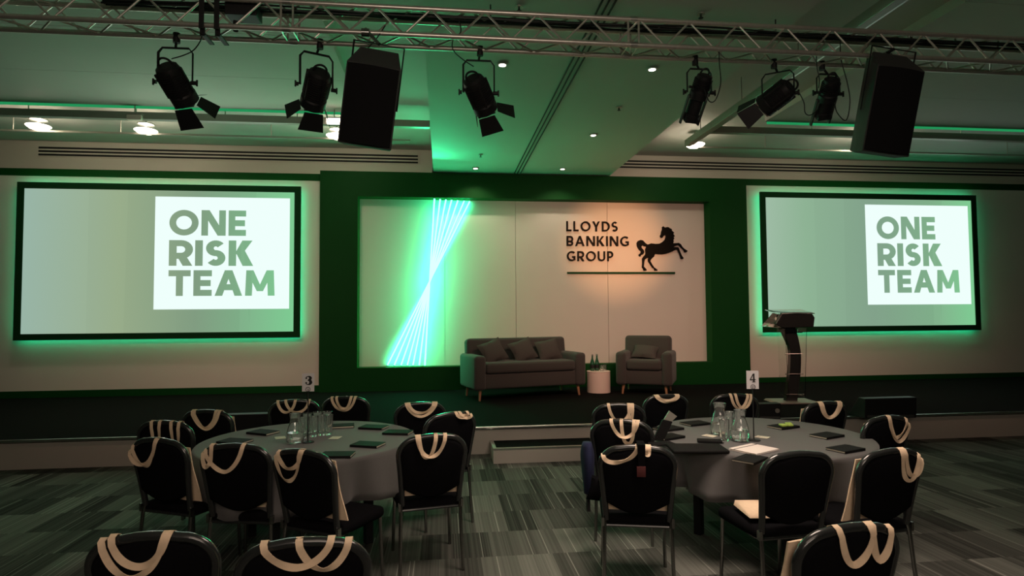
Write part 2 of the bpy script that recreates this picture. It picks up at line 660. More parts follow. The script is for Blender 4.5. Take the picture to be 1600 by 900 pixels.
# ------------------------------------------------------------------ room shell
def struct(name, mb, m, **k):
    return tag(mb.build(name, m, None, smooth=False, **k), kind='structure')


XL, XR = -9.5, 13.0
struct('floor', MB().box((1.5, 4, -.05), (24, 16, .1)), M['carpet'])
struct('wall_back', MB().box((1.5, YW + .35 + .1, 2.5), (24, .2, 5.2)), M['wall'])
struct('wall_left', MB().box((XL - .1, 4, 2.5), (.2, 16, 5.2)), M['sidewall'])
struct('wall_right', MB().box((XR + .1, 4, 2.5), (.2, 16, 5.2)), M['sidewall'])
struct('wall_front', MB().box((1.5, -4.1, 2.5), (24, .2, 5.2)), M['sidewall'])
slabL = at_y(677, 262, YP).x
slabR = at_y(953, 262, YP).x
struct('ceiling', MB().box((1.5, 4, ZC + .3), (24, 16, .6)), M['ceiling'])
struct('ceiling_centre', MB().box(((slabL + slabR) / 2, 3.6, (ZS + ZC) / 2 + .02), (slabR - slabL, 15.2, ZC - ZS + .02)), M['slab'])
# rafts: the plank-jointed lower panels at either side, their far edges washed green
raftL0, raftL1 = XL, at_z(560, 168, 4.62).x
yr = at_z(330, 169, 4.62).y
mbr = MB()
for k in range(7):
    mbr.box(((raftL0 + raftL1) / 2, yr - .6 - 1.2 * k, 4.67), (raftL1 - raftL0, 1.194, .1))
struct('ceiling_raft', mbr, M['ceiling'])
rx0 = at_z(1195, 190, 4.62).x
yr2 = at_z(1290, 193, 4.62).y
mbr = MB()
for k in range(7):
    mbr.box(((rx0 + XR) / 2, yr2 - .6 - 1.2 * k, 4.67), (XR - rx0, 1.194, .1))
struct('ceiling_raft', mbr, M['ceiling'])
for (a, b, y) in ((raftL0, raftL1, yr), (rx0, XR, yr2)):
    t = MB().box(((a + b) / 2, y + .02, 4.618), (b - a - .1, .03, .05)).build('cove_light', M['led_soft'], smooth=False)
    tag(t, 'green glowing cove strip along the far edge of the %s ceiling raft' % ('left' if a < -5 else 'right'), 'light strip', 'cove strips')
# rear bulkhead carrying the long air slots, above the set
for side, (a, b) in (('left', (XL, slabL - .02)), ('right', (slabR + .02, XR))):
    struct('wall_bulkhead_' + side, MB().box(((a + b) / 2, YW + .17, 4.36), (b - a, .34, .72)), M['wall'])


def slot_vent(x0, x1, z, label):
    t = thing('air_slot', label, 'air vent', ((x0 + x1) / 2, YW, z), 0, 'linear air slots on the rear bulkhead')
    MB().box((0, -.006, 0), (x1 - x0, .012, .19)).build('surround', M['wall'], t, smooth=False)
    for k in (-1, 0, 1):
        MB().box((0, -.014, k * .060), (x1 - x0 - .02, .006, .033)).build('slot', M['ink'], t, smooth=False)


zsl = at_y(500, 246, YW).z
slot_vent(at_y(60, 236, YW).x, at_y(654, 250, YW).x, zsl, 'long triple black air slot high on the left above the screen')
slot_vent(at_y(962, 256, YW).x, at_y(1640, 263, YW).x, zsl, 'long triple black air slot high on the right above the screen')


# ------------------------------------------------------------------ stage
ysf = at_z(835, 707, 0).y
st = thing('stage_platform', 'low black carpeted stage with pale fascia and aluminium edge', 'stage', (1.5, ysf, 0))
MB().box((0, (YW + .3 - ysf) / 2, HS - .02), (21.8, YW + .3 - ysf, .04)).build('deck', M['deck'], st, smooth=False)
MB().box((0, .025, (HS - .04) / 2), (21.8, .03, HS - .04)).build('fascia', M['fascia'], st, smooth=False)
MB().rbox((0, -.008, HS - .0155), (21.8, .03, .03), .006, 2).build('edge_trim', M['alu'], st)
MB().box((0, (YW - ysf) / 2 + .1, (HS - .05) / 2), (21.6, YW - ysf - .1, HS - .05)).build('substructure', M['black'], st, smooth=False)

# step
a = at_z(771, 725, 0)
b = at_z(942, 720, 0)
HT = .165
dep = ysf - a.y
sp = thing('stage_step', 'low pale step with dark tread and metal nosing before the stage', 'step', ((a.x + b.x) / 2, ysf - dep / 2, 0))
wS = b.x - a.x
MB().box((0, -.008, HT / 2 - .008), (wS, dep - .026, HT - .016)).build('carcass', M['fascia'], sp, smooth=False)
MB().box((0, 0, HT - .004), (wS - .08, dep - .09, .010)).build('tread', M['deck'], sp, smooth=False)
mb = MB().box((0, -dep / 2 + .022, HT - .006), (wS, .040, .022)).box((-wS / 2 + .018, .0, HT - .006), (.038, dep - .05, .022)).box((wS / 2 - .018, .0, HT - .006), (.038, dep - .05, .022))
mb.build('nosing', M['alu'], sp, smooth=False)

# ------------------------------------------------------------------ the set: centre wall with alcove
pTL, pTR = at_y(500, 265, YP), at_y(1167.5, 274, YP)
pBL, pBR = at_y(498, 612, YP), at_y(1171.5, 601, YP)
px0, px1 = (pTL.x + pBL.x) / 2, (pTR.x + pBR.x) / 2
ptop = min((pTL.z + pTR.z) / 2, ZS - .003)
aTL, aBR = at_y(559, 309, YP), at_y(1107, 565, YP)
aBL, aTR = at_y(558, 576, YP), at_y(1115, 313, YP)
ax0, ax1 = (aTL.x + aBL.x) / 2, (aBR.x + aTR.x) / 2
az0, az1 = (aBL.z + aBR.z) / 2, (aTL.z + aTR.z) / 2
AD = .24
cx_ = (px0 + px1) / 2
print('panel', px0, px1, ptop, 'alcove', ax0, ax1, az0, az1, 'stepd', dep, 'ysf', ysf)
ps = thing('set_wall', 'tall green set wall with a wide white lit alcove at the stage centre', 'stage set', (cx_, YP, HS))


def W(x):
    return x - cx_


h_ = ptop - HS
fr = MB()
fr.box((W((px0 + ax0) / 2), .13, h_ / 2), (ax0 - px0, .26, h_))
fr.box((W((px1 + ax1) / 2), .13, h_ / 2), (px1 - ax1, .26, h_))
fr.box((W((ax0 + ax1) / 2), .13, (az0 - HS) / 2), (ax1 - ax0, .26, az0 - HS))
fr.box((W((ax0 + ax1) / 2), .13, (az1 + ptop) / 2 - HS), (ax1 - ax0, .26, ptop - az1))
fr.build('surround', M['setgreen'], ps, smooth=False)
seams = [ax0, at_y(695, 440, YP + AD).x, at_y(806, 440, YP + AD).x, at_y(950, 440, YP + AD).x, ax1]
for i in range(4):
    x0_, x1_ = seams[i], seams[i + 1]
    MB().box((W((x0_ + x1_) / 2), AD + .02, (az0 + az1) / 2 - HS), (x1_ - x0_ - .006, .03, az1 - az0)).build('back_panel', M['setwhite'], ps, smooth=False)

# LED tubes crossing in the alcove
tops = [679, 688, 697, 706, 716, 726, 735]
bots = [664, 655, 645, 636, 626, 615, 604]
yt = YP + .09
for i, (tx, bx) in enumerate(zip(tops, bots)):
    pt, pb = at_y(tx, 309, yt), at_y(bx, 574, yt)
    pt.z = az1 - .012
    pb.z = az0 + .012
    off = .060 * (i - 3)
    pt.y += off * .5
    pb.y += off * .5
    words = ['leftmost at the top of the fan', 'second from left at the top of the fan', 'third from left at the top of the fan', 'middle of the seven in the fan',
             'third from right at the top of the fan', 'second from right at the top of the fan', 'rightmost at the top of the fan']
    t = thing('led_tube', 'glowing green white LED tube, ' + words[i], 'light tube', pb, 0, 'crossing light tubes in the alcove')
    d = pt - pb
    MB().cyl(d * .006, d * .994, .0135, n=10).build('diffuser', M['tube'], t)
    MB().cyl((0, 0, 0), d * .006, .020, n=10).build('end_cap', M['alu'], t)
    MB().cyl(d * .994, d, .020, n=10).build('end_cap', M['alu'], t)

# side flats
for side in ('left', 'right'):
    if side == 'left':
        x0_, x1_ = at_y(-60, 400, YP).x, px0 - .004
        tT, tW, bW = at_y(400, 268, YP).z, at_y(400, 279, YP).z, at_y(400, 605, YP).z
        edge = at_y(498.5, 400, YP).x
    else:
        x0_, x1_ = px1 + .004, at_y(1680, 400, YP).x
        tT, tW, bW = at_y(1280, 280, YP).z, at_y(1280, 290, YP).z, at_y(1280, 589, YP).z
    yy = YP + .10
    fl = thing('set_flat', 'white set flat with green top and bottom bands on the %s' % side, 'stage set', ((x0_ + x1_) / 2, yy, HS), 0, 'white set flats beside the centre wall')
    wd = x1_ - x0_
    MB().box((0, .02, (tW + bW) / 2 - HS), (wd, .04, tW - bW)).build('white_board', M['setwhite'], fl, smooth=False)
    MB().box((0, .015, (tT + tW) / 2 - HS), (wd, .05, tT - tW)).build('top_band', M['setgreen'], fl, smooth=False)
    MB().box((0, .015, (bW - HS) / 2), (wd, .05, bW - HS)).build('bottom_band', M['setgreen'], fl, smooth=False)

# ------------------------------------------------------------------ projection screens
YF = YP - .05


def projector_screen(side, xl, xr, zt, zb, block, stops):
    """outer edges of the frame, white slide block and picture colours"""
    cx = (xl + xr) / 2
    t = thing('projection_screen', 'wide framed projection screen showing ONE RISK TEAM, %s of the stage, edge lit green' % side, 'screen', (cx, YF, zb), 0, 'projection screens')
    wd, ht = xr - xl, zt - zb
    fw = .105
    fr = MB()
    fr.box((0, 0, fw / 2), (wd, .04, fw)).box((0, 0, ht - fw / 2), (wd, .04, fw))
    fr.box((-wd / 2 + fw / 2, 0, ht / 2), (fw, .04, ht - 2 * fw)).box((wd / 2 - fw / 2, 0, ht / 2), (fw, .04, ht - 2 * fw))
    fr.build('frame', M['framegreen'], t, smooth=False)
    pm = picture_material('slide_picture_' + side, stops, -wd / 2, wd / 2, .03)
    MB().box((0, .005, ht / 2), (wd - 2 * fw, .012, ht - 2 * fw)).build('picture_surface', pm, t, smooth=False)
    bx0, bx1, bz0, bz1 = block
    MB().box(((bx0 + bx1) / 2 - cx, -.003, (bz0 + bz1) / 2 - zb), (bx1 - bx0, .003, bz1 - bz0)).build('slide_block', M['slide'], t, smooth=False)
    bw, bh = bx1 - bx0, bz1 - bz0
    lt = MB()
    lx = bx0 - cx + bw * .105
    for txt, fz, fw_ in (('ONE', .655, .565), ('RISK', .385, .615), ('TEAM', .118, .785)):
        letters(lt, txt, lx, bz0 - zb + bh * fz, bh * .228, bw * fw_, .235, -.0065, -.0045, gap=.10)
    lt.build('lettering', pm, t, smooth=False)
    ld = MB()
    i = .05
    ld.box((0, .045, i), (wd - .1, .012, .02)).box((0, .045, ht - i), (wd - .1, .012, .02)).box((-wd / 2 + i, .045, ht / 2), (.02, .012, ht - .1)).box((wd / 2 - i, .045, ht / 2), (.02, .012, ht - .1))
    ld.build('led_strip', M['led'], t, smooth=False)
    st_ = MB()
    for sx in (-1, 1):
        st_.box((sx * wd * .35, .07, ht * .8), (.08, .1, .08))
    st_.build('bracket', M['black'], t, smooth=False)


zt = at_y(400, 290.5, YF).z
zb = at_y(400, 528, YF).z
lb = (at_y(241.5, 395, YF).x, at_y(452.5, 395, YF).x, at_y(347, 483, YF).z, at_y(347, 308.5, YF).z)
rbx = at_y(1353.5, 395, YF).x
scrL = lb[0] - (rbx - at_y(1189.5, 400, YF).x)
projector_screen('left', scrL, at_y(469.5, 400, YF).x, zt, zb, lb,
                 [(0, lin(150, 178, 165)), (.35, lin(152, 172, 138)), (.62, lin(132, 160, 132)), (.8, lin(128, 178, 138)), (1, lin(124, 204, 146))])
zt2 = at_y(1290, 301.5, YF).z
zb2 = at_y(1290, 518.5, YF).z
bwid = (lb[1] - lb[0])
rbx = at_y(1353.5, 395, YF).x
rbz = (at_y(1376, 476, YF).z, at_y(1376, 320, YF).z)
projector_screen('right', at_y(1189.5, 400, YF).x, at_y(1189.5, 400, YF).x + (at_y(469.5, 400, YF).x - scrL), zt2, zb2, (rbx, rbx + bwid, rbz[0], rbz[1]),
                 [(0, lin(158, 186, 164)), (.2, lin(140, 176, 146)), (.5, lin(132, 164, 140)), (.8, lin(130, 178, 140)), (1, lin(124, 204, 146))])

# ------------------------------------------------------------------ logo sign
YL = YP + AD + .005
sg = thing('logo_sign', 'black LLOYDS BANKING GROUP letters with leaping horse over a green line', 'sign', (at_y(970, 385, YL).x, YL, at_y(970, 427, YL).z))
ox, oz = sg.location.x, sg.location.z
for txt, xa, xb, ya, yb in (('LLOYDS', 885, 965, 361.5, 346), ('BANKING', 885.5, 982.5, 384.5, 369), ('GROUP', 886, 958, 408, 392.5)):
    p0 = at_y(xa, ya, YL - .02)
    p1 = at_y(xb, ya, YL - .02)
    z1 = at_y((xa + xb) / 2, yb, YL - .02).z
    z0 = at_y((xa + xb) / 2, ya, YL - .02).z
    lt = MB()
    letters(lt, txt, p0.x - ox, z0 - oz, z1 - z0, p1.x - p0.x, .165, -.035, -.003, gap=.22)
    lt.build('lettering', M['logo'], sg, smooth=False)
    o = sg.children[-1] if sg.children else None
p0, p1 = at_y(886, 426, YL), at_y(1054, 426, YL)
MB().box(((p0.x + p1.x) / 2 - ox, -.018, at_y(970, 426.5, YL).z - oz), (p1.x - p0.x, .03, .036)).build('underline', M['bar'], sg, smooth=False)['label'] = 'dark green underline bar'
H_ = [(560, 135), (575, 152), (592, 158), (615, 148), (642, 153), (668, 172), (690, 178), (694, 208), (730, 236), (714, 256), (740, 294), (719, 305), (732, 332), (716, 346), (722, 376), (712, 402), (755, 400), (800, 397),
      (830, 415), (860, 462), (890, 490), (937, 520), (925, 542), (888, 542), (880, 512), (838, 472), (798, 430), (765, 438), (735, 450), (722, 462), (758, 462), (792, 466), (806, 490), (832, 560), (848, 595),
      (873, 630), (870, 648), (832, 645), (828, 610), (800, 545), (778, 502), (745, 506), (700, 530), (650, 550), (590, 568), (540, 574), (485, 570), (432, 566), (415, 610), (372, 648), (356, 680), (390, 740), (417, 780),
      (468, 815), (468, 830), (422, 830), (420, 800), (388, 780), (358, 735), (324, 682), (324, 650), (335, 625), (300, 635), (270, 660), (262, 700), (256, 765), (300, 815), (298, 830), (255, 830), (250, 805),
      (229, 780), (235, 720), (232, 640), (255, 605), (280, 580), (286, 558), (281, 500), (297, 452), (262, 448), (240, 430), (216, 455), (225, 480), (255, 510), (263, 545), (245, 575), (206, 590), (208, 608), (186, 605),
      (174, 580), (204, 560), (214, 530), (180, 500), (152, 450), (145, 400), (165, 365), (205, 350), (245, 360), (275, 395), (312, 424), (370, 403), (440, 412), (500, 408), (550, 380), (585, 345), (600, 300), (598, 278), (580, 278), (560, 292),
      (545, 318), (520, 312), (508, 290), (525, 260), (530, 225), (545, 180), (541, 152)]
hp = []
for X, Y in H_:
    p = at_y(980 + X / 10, 340 + Y / 10, YL - .02)
    hp.append((p.x - ox, p.z - oz))
MB().prism(hp, -.05, -.003).build('horse_emblem', M['logo'], sg, smooth=False, bevel=.006, seg=2)

# ------------------------------------------------------------------ stage furniture
def place2(pxa, pya, pxb, pyb, Z):
    """two front-leg pixels on a level surface -> midpoint and turn"""
    a, b = at_z(pxa, pya, Z), at_z(pxb, pyb, Z)
    d = b - a
    return (a + b) / 2, math.atan2(d.y, d.x), d.length


def puff(mb, w_, h_, t_, mx, n=10):
    """a square scatter cushion, plump in the middle with pinched corners"""
    idx = {}
    vs = []
    fs = []
    for s_ in (-1, 1):
        for i in range(n + 1):
            for j in range(n + 1):
                u, v = i / n * 2 - 1, j / n * 2 - 1
                edge = (i in (0, n)) or (j in (0, n))
                if edge and s_ == 1:
                    idx[(s_, i, j)] = idx[(-1, i, j)]
                    continue
                k = 1 - .10 * (1 - abs(u * v)) * max(abs(u), abs(v)) ** 4
                b = ((1 - u * u) * (1 - v * v)) ** .45
                idx[(s_, i, j)] = len(vs)
                vs.append((u * w_ / 2 * k, s_ * t_ / 2 * b, v * h_ / 2 * k))
        for i in range(n):
            for j in range(n):
                q = [idx[(s_, i, j)], idx[(s_, i + 1, j)], idx[(s_, i + 1, j + 1)], idx[(s_, i, j + 1)]]
                fs.append(q if s_ == -1 else q[::-1])
    mb.add(vs, fs, mx)


def seat_unit(name, label, cat, loc, rz, w_, d_, arm, back, legh, armw, buttons):
    """sofa or armchair; local front is -Y"""
    t = thing(name, label, cat, loc, rz)
    zb_ = legh
    MB().rbox((0, .02, zb_ + .13), (w_ - .02, d_ - .05, .24), .035).build('base_frame', M['sofa'], t)
    sw = w_ - 2 * armw
    MB().rbox((0, -.045, zb_ + .335), (sw - .008, d_ - .10, .17), .05, 4).build('seat_cushion', M['sofa'], t)
    for s_ in (-1, 1):
        mx = Matrix.Translation((s_ * (w_ / 2 - armw / 2), 0, zb_ + (arm - zb_) / 2))
        MB().rbox((0, 0, 0), (armw, d_, arm - zb_), .055, 4, mx).build('arm', M['sofa'], t)
    mx = Matrix.Translation((0, d_ / 2 - .14, (back + arm * .5) / 2)) @ Matrix.Rotation(R(-8), 4, 'X')
    MB().rbox((0, 0, 0), (w_ - armw * .75, .21, back - arm * .5), .06, 4, mx).build('backrest', M['sofa'], t)
    bt = MB()
    for r_, zz in enumerate((back - .20, back - .36)):
        for k in range(buttons):
            x = (k - (buttons - 1) / 2) * (w_ - .5) / buttons
            c = mx @ Vector((x, -.107, zz - (back + arm * .5) / 2))
            bt.lathe([(0.004, -.004), (.016, -.003), (.018, 0), (.012, .006), (.002, .008)], (0, 0, 0), 10, Matrix.Translation(c) @ Matrix.Rotation(R(90), 4, 'X'))
            bt.cyl(c + Vector((-.05, -.0005, .0)), c + Vector((.05, -.0005, .0)), .003, n=6)
    bt.build('button', M['sofa'], t)
    for sx in (-1, 1):
        for sy in (-1, 1):
            p = Vector((sx * (w_ / 2 - .12), sy * (d_ / 2 - .10), 0))
            MB().cyl(p + Vector((sx * .02, sy * .02, 0)), p + Vector((0, 0, legh + .03)), .016, .028, 12).build('leg', M['wood'], t)
    return t


mid, rz, ln = place2(747, 627, 907, 617, HS)
print('sofa', mid, math.degrees(rz), ln)
SOFA_W = 1.93
off = Matrix.Rotation(rz, 3, 'Z') @ Vector((0, .34, 0))
sofa_loc = mid + off
sofa = seat_unit('sofa', 'wide charcoal fabric sofa with oak legs on the stage', 'sofa', sofa_loc, rz, SOFA_W, .84, .70, .94, .165, .19, 4)


def cushion(px, py, host, hloc, hrz, lx, ly, lz, size, spin, lean, label, group):
    t = thing('scatter_cushion', label, 'cushion', (0, 0, 0), 0, group)
    base = Matrix.Translation(hloc) @ Matrix.Rotation(hrz, 4, 'Z') @ Matrix.Translation((lx, ly, lz))
    t.matrix_world = base
    mb = MB()
    puff(mb, size[0], size[1], .16, Matrix.Rotation(R(lean), 4, 'X') @ Matrix.Rotation(R(spin), 4, 'Y'))
    mb.build('cover', M['cushion'], t)


SEATZ = .165 + .335 + .085
cg = 'scatter cushions on the sofa'
cushion(0, 0, sofa, sofa_loc, rz, -.53, -.02, SEATZ + .155, (.42, .38), -20, -24, 'charcoal scatter cushion at the left end of the sofa', cg)
cushion(0, 0, sofa, sofa_loc, rz, .0, -.02, SEATZ + .155, (.42, .38), -18, -24, 'charcoal scatter cushion in the middle of the sofa', cg)
cushion(0, 0, sofa, sofa_loc, rz, .46, -.02, SEATZ + .15, (.42, .37), -10, -24, 'charcoal scatter cushion at the right end of the sofa', cg)

mid, rz2, ln = place2(973, 614, 1042, 619, HS)
print('armchair', mid, math.degrees(rz2), ln)
rz2 = R(-27)
off = Matrix.Rotation(rz2, 3, 'Z') @ Vector((0, .32, 0))
ac_loc = mid + off
ac = seat_unit('armchair', 'charcoal fabric armchair turned towards the sofa on the stage', 'armchair', ac_loc, rz2, .92, .78, .70, .95, .15, .17, 2)
cushion(0, 0, ac, ac_loc, rz2, -.02, -.02, .15 + .42 + .115, (.42, .32), 6, -55, 'charcoal scatter cushion lying on the armchair seat', None)

dl = at_z(935.5, 613, HS)
dr = thing('drum_table', 'round white drum side table between sofa and armchair', 'table', dl)
MB().lathe([(.19, 0), (.198, .006), (.198, .335), (.19, .345)], n=36).build('body', M['drum'], dr)
MB().lathe([(.196, .3455), (.20, .349), (.20, .360), (.196, .364)], n=36).build('top', M['drum'], dr)


def bottle(loc, label):
    t = thing('water_bottle', label, 'bottle', loc, 0, 'green water bottles on the drum table')
    MB().lathe([(.034, 0), (.038, .008), (.038, .12), (.034, .15), (.018, .20), (.0135, .225), (.0135, .255)], n=18).build('body', M['bottle'], t)
    MB().lathe([(.0155, .256), (.0155, .278), (.012, .281)], n=14).build('cap', M['alu'], t)
    MB().lathe([(.0386, .045), (.0390, .046), (.0390, .105), (.0386, .106)], n=18).build('label', M['ink'], t)


zt_ = HS + .3642
bottle(dl + Vector((-.10, .02, .3642)), 'left of two green water bottles on the white drum table')
bottle(dl + Vector((-.01, .06, .3642)), 'right of two green water bottles on the white drum table')


def tumbler(loc, h, r, label, group, name='glass_tumbler'):
    prof = [(r * .74, 0), (r * .78, .004), (r * .82, h * .3), (r, h - .002), (r - .0018, h), (r - .0035, h - .004), (r * .80 - .003, h * .3), (r * .72 - .004, .012), (.001, .010)]
    o = MB().lathe(prof, n=22).build(name, M['glass'], None, loc=loc)
    tag(o, label, 'glass', group)
    return o


tumbler(dl + Vector((.05, -.03, .3645)), .10, .035, 'small clear glass beside the bottles, left one', 'glasses on the drum table')
tumbler(dl + Vector((.12, .03, .3645)), .10, .035, 'small clear glass beside the bottles, right one', 'glasses on the drum table')


def lectern():
    c = at_z(1238, 628, HS)
    t = thing('lectern', 'slim curved black lectern with clear side panels on the right of the stage', 'lectern', c, R(-6))
    MB().prism([(-.33, 0), (.33, 0), (.30, .022), (-.30, .022)], -.24, .24).build('base_plate', M['trunk'], t, smooth=False, bevel=.004)
    mb = MB()
    # curved column: sweep of a rectangular section
    n = 18
    vs = []
    for i in range(n + 1):
        u = i / n
        z = .02 + 1.13 * u
        x = .075 * math.sin(u * PI * .8) - .09 * max(0, u - .6) ** 1.3 * 2
        wl = .095 + .09 * max(0, u - .72) * 3.0 + .02 * (1 - u)
        vs += [(x - wl, -.045, z), (x + .055, -.045, z), (x + .055, .045, z), (x - wl, .045, z)]
    fs = [(0, 1, 2, 3), tuple(range(4 * n, 4 * n + 4))]
    for i in range(n):
        for j in range(4):
            fs.append((i * 4 + j, i * 4 + (j + 1) % 4, i * 4 + 4 + (j + 1) % 4, i * 4 + 4 + j))
    mb.add(vs, fs)
    mb.build('column', M['gloss'], t)
    MB().prism([(-.20, 1.11), (.27, 1.12), (.29, 1.26), (.25, 1.325), (.05, 1.34), (-.20, 1.33), (-.30, 1.17)], -.17, .17).build('head', M['gloss'], t, smooth=False, bevel=.012)
    rd = Matrix.Translation((0, .02, 1.35)) @ Matrix.Rotation(R(8), 4, 'X')
    MB().rbox((0, 0, 0), (.56, .42, .012), .004, 2, rd).build('reading_top', M['acrylic'], t)
    for s_ in (-1, 1):
        MB().prism([(s_ * .115, .10), (s_ * .122, .10), (s_ * .165 + .01, 1.10), (s_ * .158 + .01, 1.10)], -.15, .12).build('side_panel', M['acrylic'], t, smooth=False)
    for z in (.12, .42, .72, 1.04):
        MB().cyl((-.12, -.06, z), (.15, -.06, z), .007, n=8).build('cross_rod', M['chrome'], t)
    MB().prism([(-.40, 1.13), (-.31, 1.12), (-.22, 1.33)], -.12, .10).build('wing', M['acrylic'], t, smooth=False)


lectern()


def floor_monitor(pxl, pyl, pxr, pyr, h, label, logo=False):
    a, b = at_z(pxl, pyl, HS), at_z(pxr, pyr, HS)
    c = (a + b) / 2
    wd = (b - a).length
    t = thing('stage_monitor', label, 'monitor', c, math.atan2(b.y - a.y, b.x - a.x), 'black floor monitors at the stage edge')
    MB().add([(-wd / 2, 0, 0), (wd / 2, 0, 0), (wd / 2, .34, 0), (-wd / 2, .34, 0), (-wd / 2, -.02, h * .96), (wd / 2, -.02, h), (wd / 2, .12, h), (-wd / 2, .12, h * .96)],
             [(3, 2, 1, 0), (4, 5, 6, 7), (0, 1, 5, 4), (1, 2, 6, 5), (2, 3, 7, 6), (3, 0, 4, 7)]).build('cabinet', M['black'], t, smooth=False, bevel=.008)
    MB().box((0, .005, h * .10), (wd * .9, .02, .03)).build('foot', M['cabinet'], t, smooth=False)
    if logo:
        MB().cyl((wd * .32, -.028, h * .55), (wd * .32, -.018, h * .55), .028, n=14).build('badge', M['trunk'], t)


floor_monitor(1186, 655, 1220, 655, .20, 'small black floor monitor below the lectern with a round badge', True)
floor_monitor(1351, 654, 1432, 653, .26, 'black floor monitor at the right end of the stage edge')
floor_monitor(322, 678, 424, 676, .22, 'black floor monitor at the stage edge left of table three')

# ------------------------------------------------------------------ banquet chairs
CW = .455


def back_y(z):
    return -.205 - .085 * (z - .45) / .45


def chair_proto(name='banquet_chair'):
    t = thing(name, 'x', 'chair')
    # seat
    vs, fs = rounded((.44, .43, .07), .03, 3)
    mb = MB()
    for v in vs:
        k = 1 - .05 * (.5 - v.y / .43) if v.y < 0 else 1
        z = v.z + (.012 * (1 - (v.x / .22) ** 2) if v.z > 0 else 0)
        mb.v.append(Vector((v.x * k, v.y + .01, z + .425)))
    mb.f = [list(f) for f in fs]
    mb.build('seat', M['fabric'], t)
    # backrest pad: rounded top, convex lower edge
    out = []
    hw = CW / 2 - .022
    for (x, z) in [(-hw * .90, .55), (-hw * .93, .64), (-hw * .98, .75)]:
        out.append((x, z))
    for i in range(9):
        q = R(180 - 90 * i / 8)
        out.append((-hw + .10 + .10 * math.cos(q), .775 + .085 * math.sin(q)))
    out.append((-hw * .3, .874))
    out.append((0, .879))
    out.append((hw * .3, .874))
    for i in range(9):
        q = R(90 - 90 * i / 8)
        out.append((hw - .10 + .10 * math.cos(q), .775 + .085 * math.sin(q)))
    for (x, z) in [(hw * .98, .75), (hw * .93, .64), (hw * .90, .55)]:
        out.append((x, z))
    for i in range(1, 10):
        u = i / 10
        out.append((hw * .90 * (1 - 2 * u), .55 - .072 * math.sin(PI * u)))
    n = len(out)
    vs = []
    cz = .70
    for (k, dy) in ((1.0, -.008), (.985, -.018), (.90, -.026), (1.0, .008), (.985, .018), (.90, .028)):
        for x, z in out:
            zz = cz + (z - cz) * k
            vs.append((x * k, back_y(zz) + dy, zz))
    fs = []
    for a_, b_ in ((0, 1), (1, 2), (3, 4), (4, 5), (0, 3)):
        for i in range(n):
            fs.append((a_ * n + i, a_ * n + (i + 1) % n, b_ * n + (i + 1) % n, b_ * n + i))
    fs += [tuple(range(2 * n, 3 * n)), tuple(range(5 * n, 6 * n))]
    MB().add(vs, fs).build('backrest', M['fabric'], t, angle=60)
    # black frame round the back, running down to the seat
    hw = CW / 2 - .012
    path = [(-hw * .86, .44), (-hw * .88, .52), (-hw * .93, .64), (-hw * .985, .74)]
    for i in range(9):
        q = R(180 - 90 * i / 8)
        path.append((-hw + .115 + .115 * math.cos(q), .775 + .105 * math.sin(q)))
    path += [(-hw * .25, .887), (0, .8895), (hw * .25, .887)]
    for i in range(9):
        q = R(90 - 90 * i / 8)
        path.append((hw - .115 + .115 * math.cos(q), .775 + .105 * math.sin(q)))
    path += [(hw * .985, .74), (hw * .93, .64), (hw * .88, .52), (hw * .86, .44)]
    MB().tube([(x, back_y(z), z) for x, z in path], .0190, 10, flat=1.0).build('back_frame', M['gloss'], t)
    # legs
    for s_ in (-1, 1):
        MB().tube([(s_ * .192, -.205, .45), (s_ * .196, -.215, .40), (s_ * .20, -.235, .2), (s_ * .205, -.26, .0)], .0115, 8).build('leg', M['chrome'], t)
        MB().tube([(s_ * .195, .195, .41), (s_ * .20, .205, .2), (s_ * .205, .215, .0)], .0115, 8).build('leg', M['chrome'], t)
        MB().box((s_ * .205, -.215, .43), (.016, .03, .05)).build('link_bracket', M['chrome'], t, smooth=False)
    mb = MB()
    mb.tube([(-.195, .19, .405), (.195, .19, .405)], .010, 8)
    mb.tube([(-.195, -.205, .405), (.195, -.205, .405)], .010, 8)
    mb.tube([(-.195, -.205, .405), (-.195, .19, .405)], .010, 8).tube([(.195, -.205, .405), (.195, .19, .405)], .010, 8)
    mb.build('seat_frame', M['gloss'], t)
    return t


proto = chair_proto()
used = [False]


